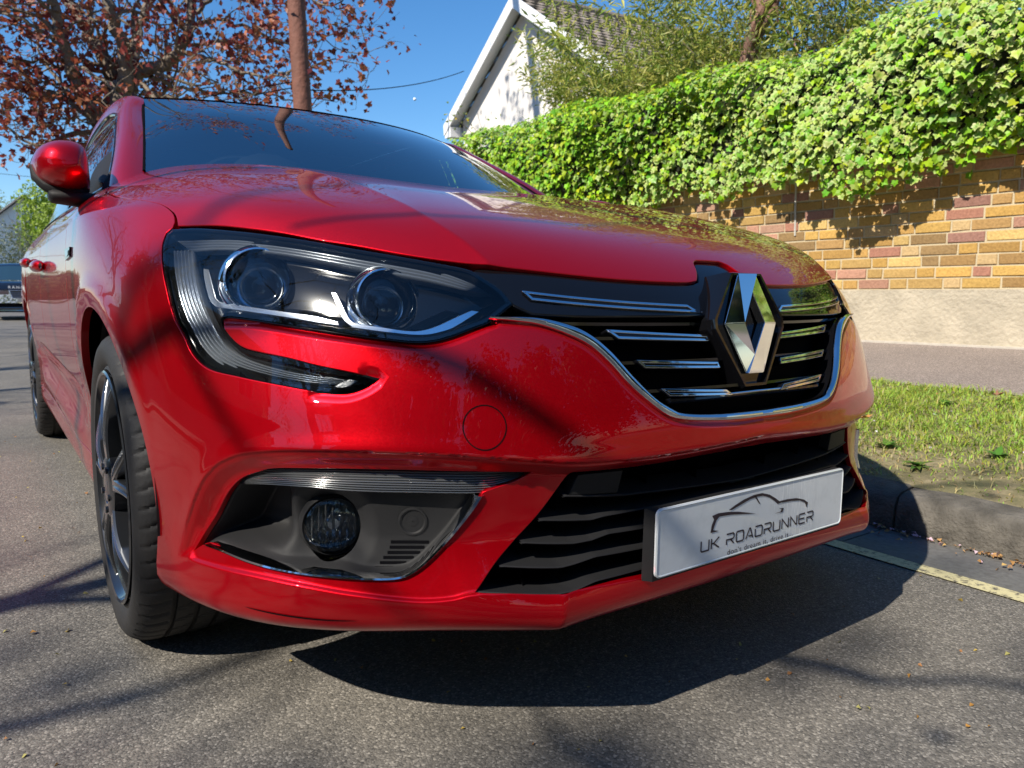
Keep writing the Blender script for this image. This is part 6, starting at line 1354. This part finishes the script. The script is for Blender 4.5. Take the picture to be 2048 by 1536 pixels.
def house(name,loc,label,w=8,d=7,h=5,rh=2.8,wall=(.55,.36,.25),roofc=(.16,.09,.07)):
    e=empty(name,loc,label,'house'); mb=MB(); mb.box((-d/2,-w/2,0),(d/2,w/2,h)); mb.build('walls',P('house_wall',wall,.9,bump=(8,.3,.02)),e)
    mb=MB(); V=[(-d/2-.3,-w/2-.3,h-.1),(d/2+.3,-w/2-.3,h-.1),(d/2+.3,w/2+.3,h-.1),(-d/2-.3,w/2+.3,h-.1),(0,-w/2-.3,h+rh),(0,w/2+.3,h+rh)]; mb.add(V,[(0,3,5,4),(2,1,4,5)],[(1,0,4),(3,2,5)]); mb.build('roof',P('clay_roof',roofc,.9),e)
    for y in (-w*.28,w*.22):
        for z in (1.0,3.2):
            mb=MB(); mb.box((d/2+.002,y-.7,z),(d/2+.05,y+.7,z+1.25)); wn=mb.build('window',P('window_frame_white',(.7,.7,.68),.5),e); mb=MB(); mb.box((d/2+.052,y-.62,z+.08),(d/2+.056,y-.03,z+1.17)); mb.box((d/2+.052,y+.03,z+.08),(d/2+.056,y+.62,z+1.17)); mb.build('pane',P('dark_pane',(.03,.035,.04),.05),wn)
    return e
house('brick_house',(-20,-12,0),'red brick house across the road, behind the camera side'); house('brick_house',(-17,6,0),'pale house across the road, opposite the red car',wall=(.60,.55,.46)); house('brick_house',(-17,18,0),'brown brick house across the road, farther up the street',wall=(.40,.24,.16))

# ---- telegraph pole and wires
pl0=np.array([3.41,10.87,5.03]); pl1=np.array([3.30,10.64,3.37]); d_=(pl0-pl1)/(pl0[2]-pl1[2]); pb=pl1-d_*(3.37-.15)
pole=empty('telegraph_pole',pb,'brown creosoted wooden telegraph pole leaning slightly, behind the car roof','pole')
zz=np.linspace(-.3,13.0,30); rs=np.random.default_rng(2)
MPOLE=P('creosoted_wood',(.16,.062,.040),.8,bump=(16,.9,.02),noise=(7,.5))
mb=MB(); mb.tube([d_*z for z in zz],np.linspace(.150,.105,30)+rs.normal(0,.0015,30),20); mb.build('pole_shaft',MPOLE,pole,True)
mb=MB(); mb.tube([d_*13,d_*13.06],[.125,.06],16); mb.build('pole_cap',P('grey_cap',(.2,.2,.2),.6),pole,True)
for i,(a,b,lb) in enumerate((([3.33,10.70,3.81],[-2.53,31.0,6.0],'thin black wire running left from the wooden pole, upper of the pair'),([3.33,10.68,3.72],[-2.56,30.98,5.78],'thin black wire running left from the wooden pole, lower of the pair'),([3.35,10.66,3.66],[9.3,15.4,5.75],'thin black wire from the wooden pole to the white gabled house'),([-3.2,40,6.5],[2.82,34.5,5.16],'thin black wire crossing low in the sky left of the car mirror'))):
    a=np.array(a,float);b=np.array(b,float); t=np.linspace(0,1,20)[:,None]; p=a+(b-a)*t; p[:,2]-=.15*4*(t*(1-t))[:,0]; mb=MB(); mb.tube(p,.009,5); tag(mb.build('overhead_wire',M_dark,None,True),lb,'wire','overhead wires')
sp=empty('street_lamp',(3.05,34.8,.1),'grey street lamp column with a small pale lantern, half hidden by the copper tree','street lamp')
mb=MB(); mb.tube([(0,0,0),(0,0,4),(0,0,7.8)],[.09,.07,.05],10); mb.tube([(0,0,7.6),(-.2,.1,7.85),(-.9,.6,7.92)],[.045,.035,.03],8); mb.build('column',P('galvanised',(.35,.36,.37),.5,.5),sp,True)
mb=MB(); mb.box((-1.5,.55,7.83),(-.85,.80,7.97)); mb.build('lantern',P('lantern_shell',(.75,.76,.78),.4),sp)
# moon: a small pale ball far off
u=np.linspace(0,math.pi,9); v=np.linspace(0,2*math.pi,13); mb=MB(); A,B=np.meshgrid(u,v,indexing='ij'); mb.add(np.stack([.75*np.sin(A)*np.cos(B),.75*np.sin(A)*np.sin(B),.75*np.cos(A)],2).reshape(-1,3),gridq(9,13))
o=mb.build('moon',P('moon_rock',(.85,.87,.9),.9),None,True); o.location=np.array(CP)+np.array([.47,.85,.22])*400; tag(o,'tiny pale daytime moon in the blue sky right of the pole','moon',kind='structure')
# ---- white gabled house on the right
gx=9.40; H=empty('gabled_house',(gx,12.95,.15),'white rendered house with a steep gable, white bargeboards and brown tiled roof','house')
ap=6.72-.15; pit=.70; wl_=4.3; 
mb=MB(); hw=2.75; V=[(.0,-hw-5,0),(.0,hw,0),(.0,hw,ap-.25-pit*hw),(.0,0,ap-.25),(.0,-hw,ap-.25-pit*hw)]
mb.add([(0,-hw,0),(0,hw,0),(0,hw,ap-.2-pit*hw),(0,0,ap-.2),(0,-hw,ap-.2-pit*hw)],None,[(0,1,2),(0,2,3),(0,3,4)]); mb.box((0.01,-hw,0),(9,hw,ap-.3-pit*hw))
mb.build('rendered_wall',P('off_white_render',(.74,.70,.66),.9,bump=(30,.3,.006),noise=(1.2,.05)),H)
def tiles(name,p0,du,dv,nu,nv,mat,parent):
    """rows of overlapping tiles: du along the eave, dv up the slope"""
    p0=np.array(p0,float);du=np.array(du,float);dv=np.array(dv,float); n=np.cross(du,dv); n/=np.linalg.norm(n); n*=np.sign(n[2]); V=[];Q=[];c=[];k=0; L_=np.linalg.norm(dv)/nv
    rs=np.random.default_rng(4)
    for j in range(nv):
        for i in range(nu):
            a=p0+du*((i+(.5 if j%2 else 0))/nu)+dv*(j/nv); w=du/nu*.97; t=dv/nv*1.12; lift=n*.030*rs.uniform(.8,1.2)
            mid=n*.022
            V+= [a+lift,a+w*.5+lift+mid,a+w+lift,a+w+t,a+w*.5+t+mid,a+t,a,a+w*.5,a+w]; Q+=[(k,k+1,k+4,k+5),(k+1,k+2,k+3,k+4),(k+6,k+7,k+1,k),(k+7,k+8,k+2,k+1)]; cc=np.array((.30,.25,.20))*rs.uniform(.6,1.2); c+=[cc]*9; k+=9
    return fast(name,np.array(V),np.array(Q),mat,parent,False,None,np.array(c))
MT=attrmat('weathered_roof_tile',.85,bump=(14,.6,.01))
hw2=3.12; ez=ap-pit*hw2
tiles('roof_slope_near',(-.32,-hw2,ez),(9.0,0,0),(0,hw2,pit*hw2),30,17,MT,H); tiles('roof_slope_far',(-.32,hw2,ez),(9.0,0,0),(0,-hw2,pit*hw2),30,17,MT,H)
mb=MB(); mb.tube([(-.34,0,ap+.05),(9,0,ap+.05)],.09,8); mb.build('ridge',P('ridge_tile',(.25,.2,.17),.85),H,True)
MW=P('white_gloss_timber',(.82,.82,.82),.35)
for s_ in (-1,1):
    V=[]
    for x0 in (-.36,-.33):
        V+=[(x0,0,ap+.02),(x0,s_*hw2,ez+.02),(x0,s_*hw2,ez-.24),(x0,0,ap-.26)]
    mb=MB(); mb.add(V,[(0,1,2,3),(7,6,5,4),(0,4,5,1),(3,2,6,7),(1,5,6,2)]); mb.build('bargeboard',MW,H)
    mb=MB(); mb.add([(-.33,0,ap-.10),(-.33,s_*hw2,ez-.10),(0,s_*hw2,ez-.10),(0,0,ap-.10)],[(0,1,2,3)]); mb.build('soffit',MW,H)
mb=MB(); mb.box((-.34,hw2-.30,ez-.30),(8.8,hw2-.02,ez-.06)); mb.build('eave_box',MW,H)
mb=MB(); mb.box((-.03,.15,2.9),(-.002,1.75,4.02)); wf=mb.build('window',P('white_frame',(.7,.72,.74),.4),H); mb=MB(); mb.box((-.036,.24,2.98),(-.032,.92,3.93)); mb.box((-.036,.98,2.98),(-.032,1.67,3.93)); mb.build('pane',P('blue_grey_glass',(.10,.14,.17),.08),wf)
# ---- shrubs behind the wall
LEN=np.array([(0,0,0),(.11,.35,.03),(0,1,-.12),(-.11,.35,.03)],float)
def shrub(name,base,canes,h,spread,seed,pal,leaf,label,cat,per=5,r=.008,lean=(0,0,0),flowers=None,leafn=1.0,hvar=.3):
    rs=np.random.default_rng(seed); e=empty(name,base,label,cat); mb=MB(); C=[];D=[];LEAFSTEP=.05
    for k in range(canes):
        p=np.array([rs.normal(0,spread[0]),rs.normal(0,spread[1]),0.]); d=norm(np.array([rs.normal(0,.22)+lean[0],rs.normal(0,.22)+lean[1],1.])); hh=h*rs.uniform(1-hvar,1.05); n=14; P_=[p]
        for i in range(n):
            d=norm(d+rs.normal(0,.05,3)+np.array([d[0],d[1],-.25])*.10*(i/n)); P_.append(P_[-1]+d*hh/n)
            if i>3:
                m_=rs.poisson(per*leafn)
                for _ in range(m_):
                    a=norm(rs.normal(0,1,3)); C.append(P_[-1]+a*rs.uniform(.0,.22)*np.array([1,1,.7])+d*rs.uniform(-.15,.15)); D.append(norm(a*1.0+d*.4+[0,0,-.3]))
        mb.tube(P_,np.linspace(r,r*.3,n+1),4,cap=False)
    mb.build('stems_or_shade_core',M_bark,e,True); C=np.array(C);D=np.array(D);n=len(C); c=np.array(pal)[rs.integers(0,len(pal),n)]*rs.uniform(.7,1.25,(n,1))
    scatter(*leaf[0],C,norm(rs.normal(0,1,(n,3))+[0,0,.5]),D,rs.uniform(*leaf[1],n),c,c,'foliage',M_leaf,e)
    if flowers:
        i=rs.choice(n,flowers,False); scatter(LV*np.array([.8,.8,.8]),LT,C[i]+rs.normal(0,.02,(flowers,3)),norm(rs.normal(0,1,(flowers,3))),rs.normal(0,1,(flowers,3)),rs.uniform(.03,.05,flowers),np.tile([.85,.62,.04],(flowers,1)),np.tile([.85,.62,.04],(flowers,1)),'flowers',attrmat('yellow_petals',.5,.3),e)
    return e
OL=[(.34,.38,.07),(.42,.43,.09),(.26,.33,.05),(.50,.47,.12),(.20,.29,.04)]
bam=((LEN,ST_),(.07,.13))
shrub('bamboo_clump',(7.6,6.7,.2),55,3.5,(.3,.4),31,OL,bam,'feathery olive-green bamboo clump in front of the tiled roof','shrub',per=44,lean=(-.02,0,0),r=.006)
shrub('bamboo_clump',(6.3,5.9,.2),90,3.9,(.3,.6),32,OL,bam,'dense olive-green bamboo clump right of the gable, above the ivy','shrub',per=44,r=.006)
shrub('bamboo_clump',(6.1,4.6,.2),80,3.9,(.4,.6),33,OL,bam,'tall olive-green bamboo clump against the garden tree trunk','shrub',per=44,r=.006)
shrub('garden_shrub',(6.0,3.1,.2),60,3.3,(.35,.6),34,[(.10,.13,.035),(.16,.19,.05),(.22,.22,.08)],((SV_*.8,ST_),(.04,.08)),'darker bushy shrub behind the ivy at the top right','shrub',per=20)
shrub('flowering_shrub',(5.05,6.55,.9),12,2.5,(.12,.42),35,[(.20,.30,.05),(.28,.33,.08),(.14,.24,.05)],((SV_*.8,ST_),(.035,.07)),'loose shrub with small yellow flowers in front of the white gable','shrub',per=3,flowers=90,lean=(-.02,.02,0),hvar=.35)
rs=np.random.default_rng(51); gt_=empty('garden_tree',(5.55,4.35,.2),'bare reddish forked tree trunk rising behind the ivy at the top edge','tree'); segs=[];ends=[]
for p,r_ in (([(0,0,0),(-.05,-.1,1.5),(-.18,-.28,2.55),(-.05,-.38,2.95),(.08,-.40,3.3),(.15,-.35,4.2)],[.12,.10,.085,.07,.06,.04]),([(-.18,-.28,2.6),(-.3,-.55,2.95),(-.20,-.95,3.35),(.0,-1.2,4.0)],[.06,.05,.04,.02]),([(-.05,-.38,2.95),(-.1,-.2,3.3),(-.05,.1,3.9)],[.05,.04,.02])):
    p=np.array(p,float); q=np.linspace(0,len(p)-1,len(p)*5); P_=nspline(np.arange(len(p))*1.,p,q); segs.append((P_,np.interp(q,np.arange(len(p)),r_),9))
    for i in range(8,len(P_),4): a=norm(rs.normal(0,1,3)); grow(rs,P_[i],a+[0,0,.6],.014,.7,2,segs,ends,.4,.1,.6,(2,2),.004,.8)
tubes(segs).build('trunk',P('reddish_bark',(.22,.12,.09),.85,bump=(20,.8,.02),noise=(8,.4)),gt_,True)
leafball(rs,ends,1.2,.08,(.03,.05),OL,'crown',M_leaf,gt_,LV_=SV_,LT_=ST_)
# ---- far end of the street, left
def roundtree(name,base,c,rad,n,pal,label,size=(.10,.2),seed=1,trunk=.12,twigs=False):
    rs=np.random.default_rng(seed); e=empty(name,base,label,'tree'); c=np.array(c,float)-np.array(base); a=norm(rs.normal(0,1,(n,3))); rr=(rs.random(n)**.33)*(1+.16*np.sin(a[:,0]*6+seed)*np.sin(a[:,2]*7)+.12*np.sin(a[:,1]*11)); C=c+a*rr[:,None]*np.array(rad); col=np.array(pal)[rs.integers(0,len(pal),n)]*rs.uniform(.65,1.3,(n,1))
    scatter(SV_*1.2,ST_,C,norm(a+rs.normal(0,.6,(n,3))),rs.normal(0,1,(n,3)),rs.uniform(*size,n),col,col,'crown',M_leaf,e); segs=[];ends=[]; grow(rs,(0,0,0),(0,0,1),trunk,max(1.,c[2]*.6),4,segs,ends,.3,.2,.7,(2,3),.01,.6); tubes(segs).build('trunk',M_bark,e,True); return e
for i,(tx,ty,tc) in enumerate(BACK):
    o=roundtree('dark_tree',(tx,ty,0),(tx,ty,5.2+tc),(3.0,2.4,4.6+tc),3800,[(.05,.075,.02),(.08,.10,.03),(.10,.08,.03)],'dark green tree behind or left of the camera, '+('between the garden hedges','left of the road centre','in line with the camera','beside the right kerb','next to the brick wall','farthest left of its row','behind the hedge ahead-left of the camera','behind the brick house hedge, second row','beside the near street tree','behind the hedge opposite the rear doors','behind the hedge farther up the street')[i],size=(.3,.6),seed=70+i,trunk=.2); o['group']='dark trees across and behind'
roundtree('lime_green_tree',(2.4,46,0),(2.55,45.5,4.0),(1.65,1.8,2.5),7000,[(.26,.36,.03),(.32,.42,.05),(.20,.30,.02)],'bright lime-green bushy tree beyond the door mirror',seed=3)
roundtree('grey_green_shrub',(.6,39.5,0),(.35,39.5,1.9),(1.5,1.3,2.0),5000,[(.16,.19,.10),(.22,.24,.15),(.12,.15,.08)],'grey-green straggly shrub above the dark parked car',size=(.05,.11),seed=4,trunk=.05)
roundtree('pale_green_tree',(.9,76,0),(.2,76,6.0),(2.6,2.6,3.6),4500,[(.30,.36,.10),(.36,.40,.14)],'pale yellow-green tree behind the small white gable',size=(.12,.22),seed=5)
rs=np.random.default_rng(61); tw=empty('bare_tree',(3.6,72,0),'bare grey winter tree faint against the sky above the lime tree','tree'); segs=[];ends=[]; grow(rs,(0,0,0),(0,0,1),.22,4.0,5,segs,ends,.25,.25,.7,(3,3),.018,.5); tubes(segs).build('trunk',M_barkg,tw,True)
fh=empty('small_white_house',(1.5,62.5,0),'small white gabled cottage far off beside the lime tree','house'); mb=MB(); mb.add([(-3.2,0,0),(3.2,0,0),(3.2,0,5.6),(.72,0,7.3),(-3.2,0,4.2)],None,[(0,1,2),(0,2,3),(0,3,4)]); mb.box((-3.2,.01,0),(3.2,7,4.2)); mb.build('walls',P('white_wall',(.72,.72,.72),.9),fh)
mb=MB(); mb.add([(.72,-.3,7.42),(.72,7,7.42),(-3.5,7,4.0),(-3.5,-.3,4.0)],[(0,1,2,3)]); mb.add([(.72,-.3,7.42),(.72,7,7.42),(4.0,7,5.1),(4.0,-.3,5.1)],[(3,2,1,0)]); mb.tube([(.72,-.32,7.38),(-3.5,-.32,3.96)],.10,4); mb.tube([(.72,-.32,7.38),(4.0,-.32,5.06)],.10,4); mb.build('roof',P('dark_slate',(.05,.05,.055),.7),fh)
hedge('far_hedge',(-14,80,0),(12,83,3.2),6000,[(.10,.14,.04),(.16,.18,.06)],'dark hedge closing the far end of the street',(.15,.3))
# ---- dark SUV parked behind
suv=empty('dark_suv',(-.02,22.6,float(road_z(0.1))-.02),'dark blue-black off-road car parked some way behind the red car','car',rot=(0,TH,0))
MSUV=P('dark_blue_paint',(.012,.017,.028),.12,.3,1,.02)
secs=[(0.02,.30,.50,.90),(.0,.55,.72,.92)] 
# body: cross-sections along y (front at 0)
def sect(y,w,zb,zt,wt,n=12):
    """half section from sill to top, w half width, wt half width at the top"""
    pts=[(0,zb),(w*.85,zb),(w*.97,zb+.10),(w,zb+(zt-zb)*.45),(w*.985,zb+(zt-zb)*.75),(wt,zt-.03),(wt*.93,zt),(0,zt+.015)]; return [(x,y,z) for x,z in pts]
S_=[sect(.10,.78,.28,.84,.66),sect(.0,.90,.26,.80,.74),sect(.02,.95,.24,.90,.82),sect(.12,.97,.24,1.00,.88),sect(.5,.98,.25,1.04,.90),sect(1.2,.98,.25,1.06,.90),sect(2.4,.98,.25,1.08,.90),sect(3.6,.98,.25,1.08,.90),sect(4.3,.95,.3,1.05,.86),sect(4.5,.8,.4,.95,.7)]
G=np.array(S_); G2=G*[-1,1,1]; mb=MB(); q=gridq(10,8); mb.add(G.reshape(-1,3),q); mb.add(G2.reshape(-1,3),q[:,::-1]); mb.build('body',MSUV,suv,True,auto=45)
R_=[[(0,1.15,1.09),(.80,1.30,1.07)],[(0,1.75,1.50),(.64,1.85,1.47)],[(0,1.85,1.56),(.62,1.95,1.53)],[(0,2.6,1.60),(.64,2.6,1.57)],[(0,4.0,1.52),(.60,4.0,1.50)],[(0,4.4,1.07),(.8,4.3,1.05)]]
G=np.array(R_); G=np.stack([G[:,0],(G[:,0]+G[:,1])/2+[0,0,.012],G[:,1]],1)
mb=MB(); q=gridq(6,3); mb.add(G[1:5].reshape(-1,3),gridq(4,3)); mb.add((G[1:5]*[-1,1,1]).reshape(-1,3),gridq(4,3)); mb.build('roof',MSUV,suv,True,auto=45)
mb=MB(); mb.add(G[:2].reshape(-1,3),gridq(2,3)); mb.add((G[:2]*[-1,1,1]).reshape(-1,3),gridq(2,3)); mb.build('windscreen',P('dark_glass',(.02,.05,.08),.05,0,.3,.0),suv)
for s_ in (-1,1):
    mb=MB(); mb.add([(s_*.86,1.3,1.07),(s_*.66,1.9,1.50),(s_*.64,4.0,1.49),(s_*.84,4.3,1.06)],[(0,1,2,3)]); mb.build('side_glass',P('dark_glass_side',(.01,.012,.015),.05),suv)
    mb=MB(); mb.tube([(s_*.80,1.27,1.06),(s_*.64,1.83,1.49)],.03,6); mb.build('pillar',MSUV,suv,True)
    mb=MB(); mb.box((s_*.60-.16,-.005,.70),(s_*.60+.22 if s_>0 else s_*.60+.16,.12,.80)) if s_>0 else mb.box((-.82,-.005,.70),(-.44,.12,.80)); mb.build('headlight',P('suv_lamp',(.30,.33,.36),.1,.7),suv)
    mb=MB(); mb.box((min(s_*.98,s_*1.12),1.35,1.02),(max(s_*.98,s_*1.12),1.5,1.16)); mb.build('door_mirror',MSUV,suv)
    for yy in (.85,3.6):
        mb=MB(); mb.lathe([(.2,0),(.33,-.0),(.36,-.03),(.36,-.2),(.33,-.24),(.2,-.24)],(s_*.97,yy,.36),(s_,0,0),32); mb.build('wheel',M_rubber,suv,True,auto=40)
mb=MB(); mb.add([(-.42,-.012,.80),(.42,-.012,.80),(.36,-.02,.62),(-.36,-.02,.62)],[(0,1,2,3)]); gr=mb.build('grille',P('suv_grille',(.02,.02,.022),.3,.5),suv)
mb=MB(); 
for a,b in (((-.44,-.02,.81),(.44,-.02,.81)),((-.44,-.02,.81),(-.37,-.03,.61)),((.44,-.02,.81),(.37,-.03,.61)),((-.37,-.03,.61),(.37,-.03,.61))): mb.tube([a,b],.009,6)
for k in range(3): mb.tube([(-.40,-.022,.66+.045*k),(.40,-.022,.66+.045*k)],.005,5)
mb.build('grille_trim',M_satin,gr,True)
mb=MB(); mb.box((-.26,-.035,.50),(.26,-.02,.60)); mb.build('number_plate',P('suv_plate',(.32,.33,.33),.4),suv)
mb=MB(); mb.box((-.93,-.05,.30),(.93,.05,.36)); mb.build('bumper_trim',P('suv_bumper_grey',(.05,.055,.06),.4,.3),suv); mb=MB(); mb.box((-.85,-.02,.37),(.85,.02,.48)); mb.build('lower_intake',M_dark,suv)
cu=bpy.data.curves.new('t','FONT'); cu.body='RANGE ROVER'; cu.size=.10; cu.space_character=1.45; cu.align_x='CENTER'; cu.extrude=.003; to=bpy.data.objects.new('t',cu); COL.objects.link(to); dg=bpy.context.evaluated_depsgraph_get(); me=bpy.data.meshes.new_from_object(to.evaluated_get(dg)); bpy.data.objects.remove(to); me.name='bonnet_lettering'
me.transform(Matrix.Translation((0,-.02,.858))@Matrix.Rotation(math.radians(78),4,'X')); me.materials.append(P('silver_letters',(.75,.77,.8),.3)); link(bpy.data.objects.new('bonnet_lettering',me),suv)
# keep every car part in the space of its own parent
bpy.context.view_layer.update()
